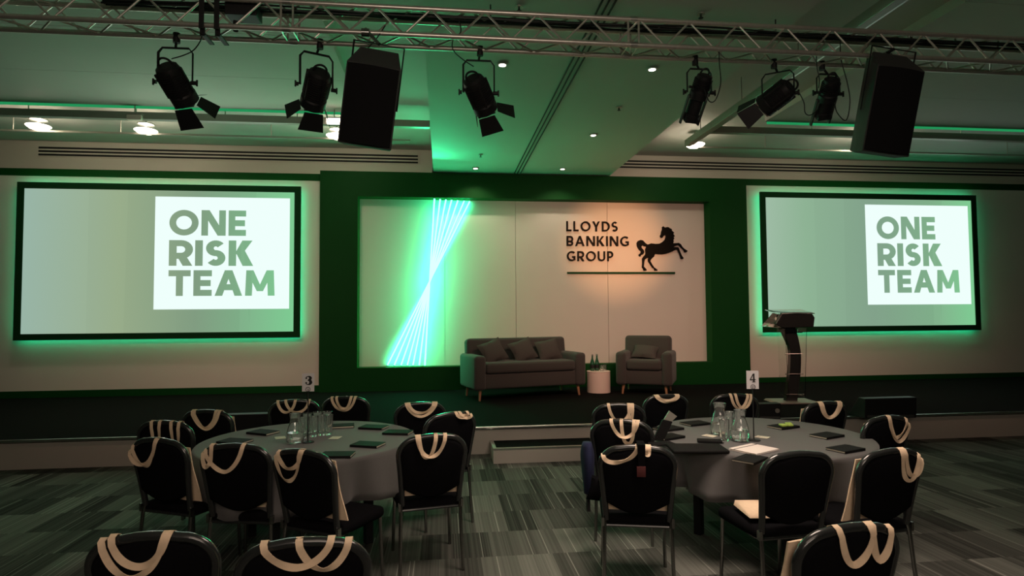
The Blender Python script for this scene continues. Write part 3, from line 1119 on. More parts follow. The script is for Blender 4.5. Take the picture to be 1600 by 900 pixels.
def strap(mb, s_, x1, x2, drop, p=2.0, skew=0.0, wdt=.0125, seedv=0, inner=.10):
    """one bag handle: up over the top rim at x1, down in a loop on side s_, back over at x2"""
    rnd = random.Random(seedv)
    pts = []

    def top(x):
        return .9045 - .010 * (abs(x) / .2) ** 2 - (.05 * max(0, abs(x) - .15) / .05 if abs(x) > .15 else 0)

    def pos(x, z, side, gap):
        return Vector((x, back_y(min(z, .89)) + side * gap, z))
    P, Wd, Nn = [], [], []
    n = 22
    # inner side start
    seq = []
    for z in (top(x1) - inner, top(x1) - .03):
        seq.append((x1, z, -s_, .030))
    seq.append((x1, top(x1) - .006, -s_, .021))
    seq.append((x1, top(x1) + .003, 0, 0))
    seq.append((x1, top(x1) - .006, s_, .021))
    for i in range(1, n):
        u = i / n
        uu = u + skew * u * (1 - u)
        e = .5 - .5 * math.cos(PI * uu)
        x = x1 + (x2 - x1) * (.55 * uu + .45 * e)
        tz = top(x1) + (top(x2) - top(x1)) * u
        z = tz - .012 - .78 * drop * (1 - abs(2 * u - 1) ** p)
        seq.append((x, z, s_, .031 + .006 * math.sin(PI * u) + .003 * math.sin(9 * u + seedv)))
    seq.append((x2, top(x2) - .006, s_, .021))
    seq.append((x2, top(x2) + .003, 0, 0))
    seq.append((x2, top(x2) - .006, -s_, .021))
    for z in (top(x2) - .03, top(x2) - inner):
        seq.append((x2, z, -s_, .030))
    pts = [pos(x, z, sd, g) for x, z, sd, g in seq]
    k = len(pts)
    ph = rnd.uniform(0, 6)
    for i in range(k):
        tt = (pts[min(i + 1, k - 1)] - pts[max(i - 1, 0)]).normalized()
        sd = seq[i][2]
        nv = Vector((0, 0, 1)) if sd == 0 else Vector((0, sd, 0))
        nv = (nv - tt * nv.dot(tt)).normalized()
        if 5 <= i <= k - 6:
            tw = .75 * math.sin((i - 5) / (k - 10) * PI) * math.sin((i - 5) / (k - 10) * 2 * PI + ph)
            nv = Matrix.Rotation(tw, 3, tt) @ nv
        wv = tt.cross(nv).normalized()
        P.append(pts[i])
        Wd.append(wv * wdt)
        Nn.append(nv)
    mb.ribbon(P, Wd, Nn, .0012)


def tote(loc, rz, s_, handles, shift, seat_fold, label, seedv):
    t = thing('tote_bag', label, 'bag', loc, rz, 'cotton tote bags hung on the chairs')
    # body hangs on the side away from the loops
    rnd = random.Random(seedv)
    n, mrow = 12, 14
    zb_ = .49 if s_ < 0 else .38
    zt_ = .845
    vs = []
    for lay in (0, 1):
        for j in range(mrow + 1):
            v = j / mrow
            z = zt_ + (zb_ - zt_) * v
            for i in range(n + 1):
                u = i / n * 2 - 1
                x = shift * (.55 + .45 * v) + u * .185 * (.93 + .07 * v - .04 * math.sin(PI * v) + .015 * math.sin(v * 8 + seedv))
                bulge = (1 - u * u) ** .5 * (.004 + .012 * v)
                fold = .004 * math.sin(u * 7 + seedv) * v
                y = back_y(z) + (-s_) * (.036 + (0 if lay == 0 else .004 + bulge + .004) + fold)
                vs.append((x, y, z + .006 * math.sin(u * 3 + seedv) * (1 - v) * .4))
    N1 = (n + 1) * (mrow + 1)
    fs = []
    for lay in (0, 1):
        for j in range(mrow):
            for i in range(n):
                a_ = lay * N1 + j * (n + 1) + i
                fs.append((a_, a_ + 1, a_ + n + 2, a_ + n + 1))
    for i in range(n):
        fs.append((i, i + 1, N1 + i + 1, N1 + i))
        b_ = mrow * (n + 1) + i
        fs.append((b_, b_ + 1, N1 + b_ + 1, N1 + b_))
    for j in range(mrow):
        for e in (0, n):
            b_ = j * (n + 1) + e
            fs.append((b_, b_ + n + 1, N1 + b_ + n + 1, N1 + b_))
    MB().add(vs, fs).build('bag_body', M['canvas'], t, angle=70)
    for k, hd in enumerate(handles):
        mb = MB()
        strap(mb, s_, *hd, seedv=seedv * 3 + k)
        mb.build('handle', M['canvas'], t, angle=70)
    return t


def put_chair(px, py, rz, label, handles=None, bag=None, shift=0.0, ztop=.90):
    """px, py: where the middle of the top rail shows; rz: 0 faces the stage"""
    global proto
    if not used[0]:
        c = proto
        used[0] = True
    else:
        c = copy_tree(proto)
    P = at_z(px, py, ztop)
    o = Vector((P.x, P.y, 0)) - Matrix.Rotation(rz, 3, 'Z') @ Vector((0, back_y(.89), 0))
    c.location = (o.x, o.y, 0)
    c.rotation_euler = (0, 0, rz)
    tag(c, label, 'chair', 'black banquet chairs')
    # which side of the back faces the camera
    back_dir = Matrix.Rotation(rz, 3, 'Z') @ Vector((0, -1, 0))
    s_ = -1 if back_dir.dot(CAM - o) > 0 else 1
    if handles:
        hh = [(h[0] * CW / 2 * (1 if s_ < 0 else -1), h[1] * CW / 2 * (1 if s_ < 0 else -1)) + tuple(h[2:]) for h in handles]
        tote((o.x, o.y, 0), rz, s_, hh, shift * (1 if s_ < 0 else -1), False, bag, int(px))
    return c


# ------------------------------------------------------------------ round tables
def round_table(px, pyb, pyf, dia, label, clabel, seed):
    b_, f_ = at_z(px, pyb, .745), at_z(px, pyf, .745)
    c = b_ + (Vector((0, CAM.y, 0)) - b_.to_2d().to_3d()).normalized() * dia / 2
    print('table', c, (b_ - f_).length)
    r = dia / 2
    t = thing('round_table', label, 'table', (c.x, c.y, 0), R(20 + seed * 9), 'round banquet tables')
    MB().lathe([(r - .02, .712), (r - .004, .715), (r - .004, .734), (r - .01, .737)], n=64).build('tabletop', M['wood'], t)
    for k in range(4):
        q = R(45 + 90 * k)
        mb = MB()
        mb.box((math.cos(q) * .47, math.sin(q) * .47, .357), (.055, .055, .71))
        mb.cyl((math.cos(q) * .45, math.sin(q) * .45, .50), (math.cos(q) * .30, math.sin(q) * .30, .70), .012, n=8)
        mb.build('leg', M['black'], t, smooth=False)
    rnd = random.Random(seed)
    n = 200
    rows = []
    rows.append([(0.001, .742)] * n)
    rings = []
    for rr in (.1, .3, .5, .7, .85, .95, .99):
        rings.append([(r * rr, .742)] * n)
    ph = [rnd.uniform(0, 6) for _ in range(4)]
    prof = [(1.006, .741), (1.013, .733), (1.017, .71), (1.02, .66), (1.025, .60), (1.03, .54), (1.035, .48), (1.04, .425)]
    for k, (m_, z) in enumerate(prof):
        dr_ = max(0, (.735 - z) / .31)
        row = []
        for i in range(n):
            q = 2 * PI * i / n
            wv = math.sin(q * 9 + ph[0] + .8 * math.sin(q * 3)) * .6 + math.sin(q * 14 + ph[1]) * .35 + math.sin(q * 5 + ph[2]) * .3
            wv = wv + .35 * math.sin(q * 23 + ph[3])
            rad = r * m_ + dr_ ** .9 * .066 * wv - .004 * dr_
            hem = (.018 * math.sin(q * 4 + ph[1])) * dr_
            row.append((rad, z + hem))
        rings.append(row)
    vs = []
    for row in rows + rings:
        for i, (rr, z) in enumerate(row):
            q = 2 * PI * i / n
            vs.append((rr * math.cos(q), rr * math.sin(q), z))
    fs = []
    tot = len(rows) + len(rings)
    for j in range(tot - 1):
        for i in range(n):
            fs.append((j * n + i, j * n + (i + 1) % n, (j + 1) * n + (i + 1) % n, (j + 1) * n + i))
    fs.append(tuple(range(n)))
    cl = MB().add(vs, fs).build('tablecloth', M['cloth'], None, loc=(c.x, c.y, 0), angle=80)
    so = cl.modifiers.new('solid', 'SOLIDIFY')
    so.thickness = .0025
    so.offset = 1
    tag(cl, clabel, 'tablecloth', 'grey round tablecloths')
    return c


ZT = .7465
FZ = 0
T3 = round_table(484, 659, 727, 1.55, 'round banquet table under grey cloth with number three', 'grey linen cloth draped over the left round table', 1)
T4 = round_table(1185, 653, 731, 1.55, 'round banquet table under grey cloth with number four', 'grey linen cloth draped over the right round table', 2)

# chairs: px, py of the top rail, turn, label, straps, bag label, shift
CH = [
    (540, 620, -5, 'black banquet chair at the far side of table three, right of the number card', [(-.55, .42, .15), (-.35, .25, .13)], 'tote bag on the chair right of the number three card', 0),
    (460, 625, 5, 'black banquet chair behind the water glasses of table three', [(-.62, .05, .125), (-.32, .58, .13)], 'tote bag on the chair behind the glasses of table three', 0),
    (323, 641, -14, 'black banquet chair at the far left of table three, in front of the floor monitor', [(-.5, .55, .185, 1.7), (-.42, .42, .17, 1.8)], 'tote bag on the far left chair of table three', .07),
    (257, 658, -14, 'black banquet chair at the left of table three, second from the back', [(-.4, -.1, .2, 3), (.3, .58, .2, 3)], 'tote bag whose four strap ends run straight down, left chair of table three', 0),
    (247, 685, -24, 'black banquet chair at the left picture edge beside table three', [(.02, -.85, .19, 1.8), (.06, -1.0, .15, 2)], 'tote bag slipping out right of the left edge chair', .06),
    (367, 694, -12, 'black banquet chair at the near left of table three with one long strap loop', [(-.78, .28, .18, 1.7), (-.86, -.6, .12, 4)], 'tote bag with a drooping loop on the near left chair of table three', 0),
    (472, 703, -30, 'black banquet chair at the near side of table three, turned to the right', [(.02, -.82, .20, 2), (.08, -.72, .12, 2)], 'tote bag hanging out beside the near chair turned right at table three', .05),
    (657, 629, 8, 'black banquet chair at the far right of table three', [(-.55, .6, .14, 1.7), (-.45, .5, .10, 2)], 'tote bag on the far right chair of table three', 0),
    (705, 645, 26, 'black banquet chair at the right of table three nearest the stage step', [(.15, .75, .03, 3), (.3, .6, .02, 3)], 'tote bag with crumpled flat straps on the chair nearest the stage step', -.03),
    (676, 679, 10, 'black banquet chair at the near right of table three, on the aisle', [(-.45, .35, .165, 2.2), (-.4, .08, .175, 2)], 'tote bag with a forked loop on the aisle chair of table three', 0),
    (237, 833, 0, 'black banquet chair in the nearest row, cut by the left picture edge', [(.28, -.55, .13, 1.8), (.24, -.7, .17, 1.9)], 'tote bag on the nearest chair at far left', 0),
    (474, 842, 3, 'black banquet chair in the nearest row below table three', [(-.56, .42, .10, 1.8), (-.05, .68, .115, 1.8)], 'tote bag with two crossing loops on the nearest chair below table three', 0),
    (967, 631, -10, 'black banquet chair at the far left of table four', [(-.4, .45, .18, 2), (.35, .5, .17, 3)], 'tote bag on the far left chair of table four', 0),
    (1041, 617, 2, 'black banquet chair in front of the armchair, behind table four', [(-.5, .5, .07, 1.6), (-.4, .4, .05, 2)], 'tote bag with bunched straps on the chair in front of the armchair', 0),
    (1148, 616, -8, 'black banquet chair behind the number four card', [(-.2, .5, .16, 1.8), (.0, .65, .15, 2)], 'tote bag on the chair behind the number four card', 0),
    (1290, 628, 8, 'black banquet chair below the lectern at table four', [(-.35, .62, .16, 1.9), (-.25, .5, .155, 2)], 'tote bag on the chair below the lectern', -.06),
    (1386, 650, 12, 'black banquet chair at the far right of table four', [(.0, .9, .2, 1.8), (-.05, .75, .18, 2)], 'tote bag on the far right chair of table four', 0),
    (971, 656, -22, 'black banquet chair at the left of table four beside the navy jacket', [(-.32, .52, .145, 1.9), (.0, .4, .2, 3)], 'tote bag with a three strand loop on the chair beside the navy jacket', 0),
    (996, 696, -14, 'black banquet chair at the near left of table four with a flat strap loop', [(-.88, .0, .07, 2.4), (.28, .2, .05, 3)], 'tote bag with a wide shallow loop on the near left chair of table four', 0),
    (1248, 706, 4, 'black banquet chair at the near side of table four without straps', None, None, 0),
    (1393, 702, 10, 'black banquet chair at the near right of table four', [(.3, .9, .15, 2), (.2, .8, .2, 2)], 'tote bag hanging out left of the near right chair of table four', -.07),
    (1328, 820, 8, 'black banquet chair in the nearest row at the right', [(-.3, .36, .17, 1.8), (.30, .72, .15, 1.5)], 'tote bag with twisted straps on the nearest chair at right', -.10),
]
for (px, py, rz, lab, hd, bl, sh) in CH:
    put_chair(px, py, R(rz), lab, hd, bl, sh)

# canvas bag lying on the seat of the chair without straps
o8 = at_z(1200, 806, .50)
mb = MB()
out = [(-.20, -.10), (-.16, .14), (.02, .16), (.20, .12), (.19, -.12), (.0, -.14)]
n = len(out)
vs = [(x, y, 0) for x, y in out] + [(x * .96, y * .96, .02 + .012 * math.sin(i * 2)) for i, (x, y) in enumerate(out)] + [(x * .5, y * .5, .038) for x, y in out]
fs = [tuple(reversed(range(n)))] + [(i, (i + 1) % n, n + (i + 1) % n, n + i) for i in range(n)] + [(n + i, n + (i + 1) % n, 2 * n + (i + 1) % n, 2 * n + i) for i in range(n)] + [tuple(range(2 * n, 3 * n))]
P8 = at_z(1248, 706, .90)
mb.add(vs, fs)
bg = mb.build('folded_bag', M['canvas'], None, loc=(P8.x - .02, P8.y + .27, .4935), rz=R(4), angle=70)
tag(bg, 'cream canvas bag folded flat on the seat of the strapless chair', 'bag')


# ------------------------------------------------------------------ table things
def notebook(px, py, rz, label, pen=True, size=(.145, .21), th=.016, white=False):
    c = at_z(px, py, ZT + .01)
    t = thing('notebook', label, 'notebook', (c.x, c.y, ZT), R(rz), 'notebooks laid round the tables')
    w_, d_ = size
    cov = M['white_paper'] if white else M['book']
    MB().rbox((0, 0, .0015), (w_, d_, .003), .001, 1).rbox((0, 0, th - .0015), (w_, d_, .003), .001, 1).rbox((-w_ / 2 + .003, 0, th / 2), (.006, d_, th), .002, 1).build('cover', cov, t)
    MB().box((.002, 0, th / 2), (w_ - .010, d_ - .008, th - .0062)).build('pages', M['paper'], t, smooth=False)
    if pen:
        mb = MB().cyl((w_ / 2 + .006, -.065, .008), (w_ / 2 + .006, .06, .008), .0045, n=8)
        mb.build('pen', M['gloss'], t)
        MB().cyl((w_ / 2 + .006, .0605, .008), (w_ / 2 + .006, .078, .008), .005, n=8).build('pen_tip', M['chrome'], t)
    else:
        MB().box((w_ * .3, 0, th + .0008), (.006, d_ + .001, .001)).build('elastic_band', M['ink'], t, smooth=False)
    return t


notebook(367, 689, 68, 'black notebook with pen nearest the near left chair on table three')
notebook(411, 675, 60, 'black notebook with pen left of the water carafe on table three')
notebook(533, 665, -82, 'black notebook just right of the glasses on table three', False)
notebook(584, 667, 70, 'dark green tinged notebook with pen at the back right of table three')
notebook(622, 675, 74, 'black notebook with pen at the right edge of table three')
notebook(575, 694, 68, 'black notebook with silver pen at the front right of table three')
notebook(527, 710, 84, 'black notebook at the front edge of table three above the turned chair')
notebook(1086, 661, 108, 'black notebook at the back left of table four', False)
notebook(1044, 669, 112, 'black notebook half hidden behind the standing folder on table four', False)
notebook(1044, 682, 115, 'black notebook at the left of table four before the standing folder', False)
notebook(1224, 666, 110, 'black notebook with green sweets on it at the back of table four', False)
notebook(1292, 680, 112, 'black notebook at the right of table four below the lectern', False)
notebook(1321, 701, 110, 'black notebook at the right edge of table four', False)
notebook(1172, 717, 128, 'black notebook at the front of table four partly behind a chair', False)
notebook(1178, 701, 118, 'large white writing pad in the middle of table four', False, (.21, .26), .012, True)
notebook(1034, 692, 100, 'thin white edged black pad at the left edge of table four', False, (.10, .17), .010)

c = at_z(1089, 701, ZT + .01)
t = thing('laptop_sleeve', 'large flat black folder at the front left of table four', 'folder', (c.x, c.y, ZT), R(-8))
MB().rbox((0, 0, .012), (.37, .23, .022), .009, 3).build('body', M['book'], t)
MB().rbox((.0, .116, .012), (.36, .004, .006), .0015, 1).build('zip', M['gloss'], t)
c = at_z(1109, 689.5, ZT + .01)
t = thing('wallet_case', 'small black case with metal clasp beside the large black folder', 'case', (c.x, c.y, ZT), R(-20))
MB().rbox((0, .02, .009), (.17, .085, .017), .006, 2).build('body', M['book'], t)
MB().rbox((.088, .0, .010), (.012, .03, .012), .003, 2).build('clasp', M['chrome'], t)
# standing black folder
c = at_z(1026, 688, ZT)
t = thing('standing_folder', 'narrow black folder propped upright at the left of table four', 'folder', (c.x, c.y, ZT), R(-8))
MB().prism([(-.03, 0), (.05, 0), (.115, .135), (.045, .15)], -.012, .012).build('cover', M['book'], t, smooth=False)
MB().prism([(.055, .152), (.112, .138), (.15, .175), (.095, .215)], -.008, .008).build('grey_tab', M['trunk'], t, smooth=False)

# green sweets
c = at_z(1227, 663, ZT + .03)
mb = MB()
rnd = random.Random(4)
for k in range(7):
    p = Vector((rnd.uniform(-.045, .045), rnd.uniform(-.03, .03), .0075 + .008 * rnd.random()))
    mb.rbox(p, (.048, .034, .018), .006, 2)
o = mb.build('sweet_wrapper', M['foil'], None, loc=(c.x, c.y, ZT + .017))
tag(o, 'crumpled lime green wrapper on a notebook of table four', 'wrapper')

for (px, py, rz, lab) in ((438, 684, 20, 'small white card left of the carafe on table three'), (524, 684, -10, 'small white card right of the number stand on table three'),
                          (1109, 681, 35, 'small white card left of the glasses on table four'), (1191, 683, 40, 'small white card right of the number stand on table four')):
    c = at_z(px, py, ZT)
    t = thing('table_card', lab, 'card', (c.x, c.y, ZT), R(rz), 'small white cards on the tables')
    MB().box((0, 0, .0008), (.075, .095, .0016)).build('sheet', M['paper'], t, smooth=False)
    MB().box((.0, .02, .0019), (.05, .004, .0004)).build('fold_line', M['trunk'], t, smooth=False)


def carafe(px, py, h, label):
    c = at_z(px, py, ZT)
    t = thing('glass_carafe', label, 'carafe', (c.x, c.y, ZT), 0, 'glass water carafes')
    k = h / .21
    prof = [(.045, 0), (.055, .004), (.062, .03), (.060, .07), (.048, .115), (.036, .15), (.034, .17), (.042, .205), (.0405, .21), (.0385, .206), (.0315, .17), (.0335, .15), (.0455, .113), (.057, .07), (.058, .03), (.050, .010), (.001, .009)]
    MB().lathe([(r_ * k, z * k) for r_, z in prof], n=28).build('vessel', M['glass'], t)
    MB().lathe([(.0485 * k, .0105 * k), (.0565 * k, .03 * k), (.0545 * k, .074 * k), (.001, .0745 * k)], n=24).build('water', M['glass'], t)


carafe(461, 692, .215, 'round bellied glass carafe in front of the glasses on table three')
carafe(1157, 689, .225, 'round bellied glass carafe in front of the glasses on table four')
carafe(1125, 679, .24, 'tall glass carafe at the back left of the glasses on table four')
gg = 'tall tumblers clustered on table three'
for (px, py, lab) in ((474, 684, 'tall tumbler directly behind the carafe on table three'), (480, 676, 'tall tumbler behind the number stand rod on table three'),
                      (490, 682, 'tall tumbler just right of the number stand on table three'), (496, 674, 'tall tumbler in the back row of the cluster on table three'),
                      (503, 680, 'tall tumbler in the front row, second from right, on table three'), (511, 673, 'rightmost tall tumbler at the back of table three'), (513, 679, 'rightmost tall tumbler in front on table three')):
    c = at_z(px, py, ZT)
    tumbler((c.x, c.y, ZT + .0004), .155, .037, lab, gg)
gg = 'tall tumblers clustered on table four'
for (px, py, lab) in ((1139, 684, 'tall tumbler between the two carafes of table four'), (1141, 674, 'tall tumbler behind the carafes on table four'), (1152, 676, 'tall tumbler behind the front carafe on table four'), (1132, 688, 'tall tumbler left of the front carafe on table four')):
    c = at_z(px, py, ZT)
    tumbler((c.x, c.y, ZT + .0004), .155, .037, lab, gg)


def number_stand(px, py, ch, rz, pyt, label):
    c = at_z(px, py, ZT)
    t = thing('table_number_stand', label, 'table number', (c.x, c.y, ZT), R(rz), 'table number stands')
    MB().lathe([(.044, 0), (.046, .002), (.046, .005), (.010, .008), (.003, .014)], n=24).build('base', M['black'], t)
    d = (Vector((c.x, c.y, 0)) - CAM).to_2d().length
    hz = at_y(px, pyt + 27, c.y).z - ZT
    MB().cyl((0, 0, .008), (0, 0, hz + .02), .0042, n=10).build('rod', M['black'], t)
    MB().tube([(.016 * math.cos(R(a)), -.008, hz + .018 + .016 * math.sin(R(a))) for a in range(0, 360, 20)], .0018, 6, closed=True).build('clip_ring', M['ink'], t)
    MB().box((0, -.002, hz + .068), (.088, .0025, .132)).build('card', M['card'], t, smooth=False)
    mb = MB()
    letters(mb, ch, -.021, hz + .052, .062, .042, .2, -.0048, -.0036)
    mb.build('numeral', M['ink'], t, smooth=False)


number_stand(481, 691, '3', -3, 585, 'slim black stand with a number three card beside the carafe on the left table')
number_stand(1178, 688, '4', -8, 581, 'slim black stand with a number four card on the right table')

# jacket beside the left chair of table four
P = at_z(971, 656, .90)
tj = thing('navy_jacket', 'navy blue jacket hanging down beside the left chair of table four', 'jacket', at_z(918, 700, .70))
tj.location.z = 0
mb = MB()
vs = []
n, mr = 14, 12
for j in range(mr + 1):
    v = j / mr
    z = .74 - .36 * v
    rx = .030 + .018 * math.sin(PI * min(1, v * 1.15)) + .004 * math.sin(v * 9)
    for i in range(n):
        q = 2 * PI * i / n
        k = 1 + .12 * math.sin(3 * q + v * 3)
        vs.append((rx * k * math.cos(q), .09 * k * math.sin(q) * (.6 + .4 * math.sin(PI * v)), z))
fs = [tuple(range(n)), tuple(reversed(range(mr * n, mr * n + n)))]
for j in range(mr):
    for i in range(n):
        fs.append((j * n + i, j * n + (i + 1) % n, (j + 1) * n + (i + 1) % n, (j + 1) * n + i))
mb.add(vs, fs)
mb.build('cloth', M['navy'], tj, angle=80)
MB().prism([(-.012, .25), (.012, .25), (.010, .385), (-.010, .385)], -.02, .02).build('sleeve_end', M['black'], tj, smooth=False)
c = at_z(936, 757, .50)
hb = thing('black_handbag', 'soft black handbag with red lining on the chair seat left of table four', 'bag', (c.x, c.y, 0))
mb = MB()
puff(mb, .20, .17, .13, Matrix.Translation((.03, .02, .455)) @ Matrix.Rotation(R(15), 4, 'Y'))
mb.build('body', M['fabric'], hb)
P7 = at_z(996, 696, .90)
q7 = Matrix.Rotation(R(-14), 3, 'Z') @ Vector((-.19, .0, 0)) + Vector((P7.x - c.x, P7.y - c.y, .80))
MB().tube([(0, .0, .53), tuple(Vector((0, 0, .53)).lerp(q7, .5) + Vector((0, .01, -.01))), tuple(q7 + Vector((-.005, .02, -.02))), tuple(q7)], .006, 8).build('strap', M['rustic'], hb)

P = at_z(1001, 696, .905)
ls = thing('luggage_strap', 'short black strap with dark red tag over the near left chair of table four', 'strap', P, R(-14))
MB().prism([(-.018, -.13), (.018, -.13), (.022, .012), (-.022, .012)], -.062, -.040).build('strap', M['fabric'], ls, smooth=False)
MB().box((0, 0, .014), (.044, .12, .004)).build('strap', M['fabric'], ls, smooth=False)
MB().rbox((-.004, -.066, -.135), (.05, .006, .06), .002, 2).build('tag', M['rustic'], ls)

# ------------------------------------------------------------------ truss
YT = 4.75
TB = .22
zlo = at_y(700, 57, YT).z
zhi = zlo + .215
print('truss z', zlo, zhi, 'slab', ZS)
tx0, tx1 = -4.6, 6.6
tr = thing('lighting_truss', 'long silver box truss hung below the ceiling across the picture', 'truss', ((tx0 + tx1) / 2, YT, zlo))
L2 = (tx1 - tx0) / 2
for (y, z) in ((0, 0), (TB, 0), (0, .215), (TB, .215)):
    MB().cyl((-L2, y, z), (L2, y, z), .021, n=14).build('chord', M['truss'], tr)
PITCHT = .43
nb = int((tx1 - tx0) / PITCHT)
faces = [((0, 0), (0, .215)), ((TB, 0), (TB, .215)), ((0, 0), (TB, 0)), ((0, .215), (TB, .215))]
for fi, (a_, b_) in enumerate(faces):
    mb = MB()
    for k in range(nb):
        x = -L2 + k * PITCHT + (.09 if fi % 2 else 0)
        mb.cyl((x, a_[0], a_[1]), (min(x + PITCHT / 2, L2), b_[0], b_[1]), .0085, n=8)
        mb.cyl((min(x + PITCHT / 2, L2), b_[0], b_[1]), (min(x + PITCHT, L2), a_[0], a_[1]), .0085, n=8)
    mb.build('lattice', M['truss'], tr)
for xs in (at_y(448, 40, YT).x, at_y(990, 60, YT).x):
    for dx in (-.045, .045):
        mb = MB()
        x = xs - (tx0 + tx1) / 2 + dx
        for (a_, b_) in faces:
            mb.cyl((x, a_[0], a_[1]), (x, b_[0], b_[1]), .009, n=8)
        mb.build('joint_frame', M['truss'], tr)
for (y, z) in ((0, 0), (TB, 0), (0, .215), (TB, .215)):
    for xs in (at_y(448, 40, YT).x, at_y(990, 60, YT).x):
        x = xs - (tx0 + tx1) / 2
        MB().cyl((x - .03, y, z), (x + .03, y, z), .025, n=14).build('coupler', M['alu'], tr)
for xx in (-3.8, -.6, 1.9, 5.0):
    mb = MB()
    mb.cyl((xx, TB / 2, .215), (xx, TB / 2, ZC - zlo if not (slabL < xx + (tx0 + tx1) / 2 < slabR) else ZS - zlo), .006, n=6)
    mb.build('suspension_rod', M['black'], tr)
# cables lying in the truss
rnd = random.Random(8)
mb = MB()
for k in range(7):
    pts = []
    for i in range(60):
        x = -3.6 + i * .14
        pts.append((x, .05 + .02 * k + .012 * math.sin(i * .5 + k), .19 + .012 * math.sin(i * .23 + k * 2) + .004 * k))
    mb.tube(pts, .007, 6)
cb = mb.build('cable_loom', M['black'], None, loc=((tx0 + tx1) / 2, YT, zlo))
tag(cb, 'bundle of black cables lying along the silver truss', 'cable', kind='stuff')

# U bracket and black box hung on the truss at left
p = at_y(328, 20, YT)
ub = thing('truss_bracket', 'pair of black U straps with a dark box clamped over the truss at left', 'bracket', (p.x, YT, zlo))
for dx in (-.05, .06):
    MB().box((dx, -.03, .16), (.038, .012, .40)).box((dx, -.005, -.04), (.038, .012, .09), ).box((dx + .01, .07, -.075), (.038, .19, .012)).build('strap', M['black'], ub, smooth=False, bevel=.004)
MB().box((.21, .12, .22), (.24, .16, .20)).build('ballast_box', M['black'], ub, smooth=False, bevel=.008)
MB().cyl((.15, .12, .10), (.15, .12, .02), .02, n=10).build('connector', M['black'], ub)


# ------------------------------------------------------------------ stage lamps
def lamp_common(t, P, yoke_w, drop, ydir, hook):
    """clamp on the rear lower chord, U yoke; P = pivot, ydir = yoke bar direction (unit)"""
    mb = MB()
    top = P + Vector((0, 0, drop))
    a_, b_ = P - ydir * yoke_w / 2, P + ydir * yoke_w / 2
    at_, bt_ = a_ + Vector((0, 0, drop)), b_ + Vector((0, 0, drop))
    pts = [a_, a_ + Vector((0, 0, drop - .04)), at_ + ydir * .03, bt_ - ydir * .03, b_ + Vector((0, 0, drop - .04)), b_]
    MB().tube(pts, .011, 8, flat=.6).build('yoke', M['black'], t)
    MB().cyl(top, hook - Vector((0, 0, .018)), .010, n=8).cyl(hook - Vector((0, 0, .05)), hook + Vector((0, 0, .028)), .027, n=12).cyl(hook + Vector((-.05, 0, -.01)), hook + Vector((0, 0, -.01)), .010, n=8).build('clamp', M['black'], t)
    mb = MB()
    for q, s_ in ((a_, -1), (b_, 1)):
        mb.cyl(q - ydir * .012, q + ydir * s_ * .035, .016, n=10)
        mb.box(q + ydir * s_ * .035, (.012, .012, .05))
    mb.build('knob', M['black'], t)


def fresnel(label, pxr, pyr, pxf, pyf, dy, ysign, doors, hookpx, ytop, rr=.085, yyaw=0):
    """rear and front centre of the body in the photo; dy: how much deeper the front is"""
    A = at_y(pxr, pyr, YT + TB - .06)
    B = at_y(pxf, pyf, YT + TB - .06 + dy)
    ax = (B - A).normalized()
    ln = (B - A).length
    P = A + ax * ln * .45
    hx = at_y(hookpx, ytop, YT + TB).x
    hook = Vector((hx, YT + TB, zlo))
    t = thing('stage_lantern', label, 'stage light', hook, 0, 'lanterns hung from the truss')
    ydir = Vector((math.cos(R(yyaw)), math.sin(R(yyaw)), 0))
    O = hook
    lamp_common(t, P - O, rr * 2 + .07, max(.12, (hook.z - P.z) - .07), ydir, Vector((0, 0, 0)))
    mx = frame_to(A - O, ax, ydir)
    body = MB()
    body.lathe([(rr * .62, .0), (rr * .88, -.015), (rr, -.05), (rr, -ln * .72), (rr * 1.10, -ln * .76), (rr * 1.10, -ln * .98), (rr * .9, -ln)], n=16, mx=mx)
    for k in range(9):
        z = -.06 - k * ln * .06
        body.lathe([(rr, z), (rr * 1.07, z - .002), (rr * 1.07, z - .007), (rr, z - .009)], n=16, mx=mx, closed=True)
    for k in range(5):
        q = 2 * PI * k / 5
        body.box((rr * 1.04 * math.cos(q), rr * 1.04 * math.sin(q), -ln * .42), (.018, .018, ln * .62), mx)
    body.build('housing', M['black'], t, angle=30)
    MB().tube([mx @ Vector((rr * .55 * math.cos(R(a)), rr * .1, .0 + .055 * math.sin(R(a)))) for a in range(0, 181, 15)], .009, 8).build('rear_handle', M['black'], t)
    MB().lathe([(rr * .8, -ln - .001), (rr * .82, -ln - .006), (rr * .4, -ln - .014)], n=20, mx=mx).build('lens', M['gloss'], t)
    MB().lathe([(rr * 1.12, -ln + .012), (rr * 1.14, -ln + .008), (rr * 1.14, -ln - .006), (rr * 1.02, -ln - .008)], n=4, mx=mx @ Matrix.Rotation(R(45), 4, 'Z')).build('gel_frame', M['chrome'], t)
    for (ang, opn, wd, dp) in doors:
        md = mx @ Matrix.Translation((0, 0, -ln)) @ Matrix.Rotation(R(ang), 4, 'Z') @ Matrix.Translation((rr * 1.02, 0, -.004)) @ Matrix.Rotation(R(-opn), 4, 'Y')
        MB().add([(0, -wd * .36, 0), (0, wd * .36, 0), (0, wd / 2, -dp), (0, -wd / 2, -dp), (.003, -wd * .36, 0), (.003, wd * .36, 0), (.003, wd / 2, -dp), (.003, -wd / 2, -dp)],
                 [(3, 2, 1, 0), (4, 5, 6, 7), (0, 1, 5, 4), (1, 2, 6, 5), (2, 3, 7, 6), (3, 0, 4, 7)], md).build('barn_door', M['black'], t, smooth=False)
    return t, A, B


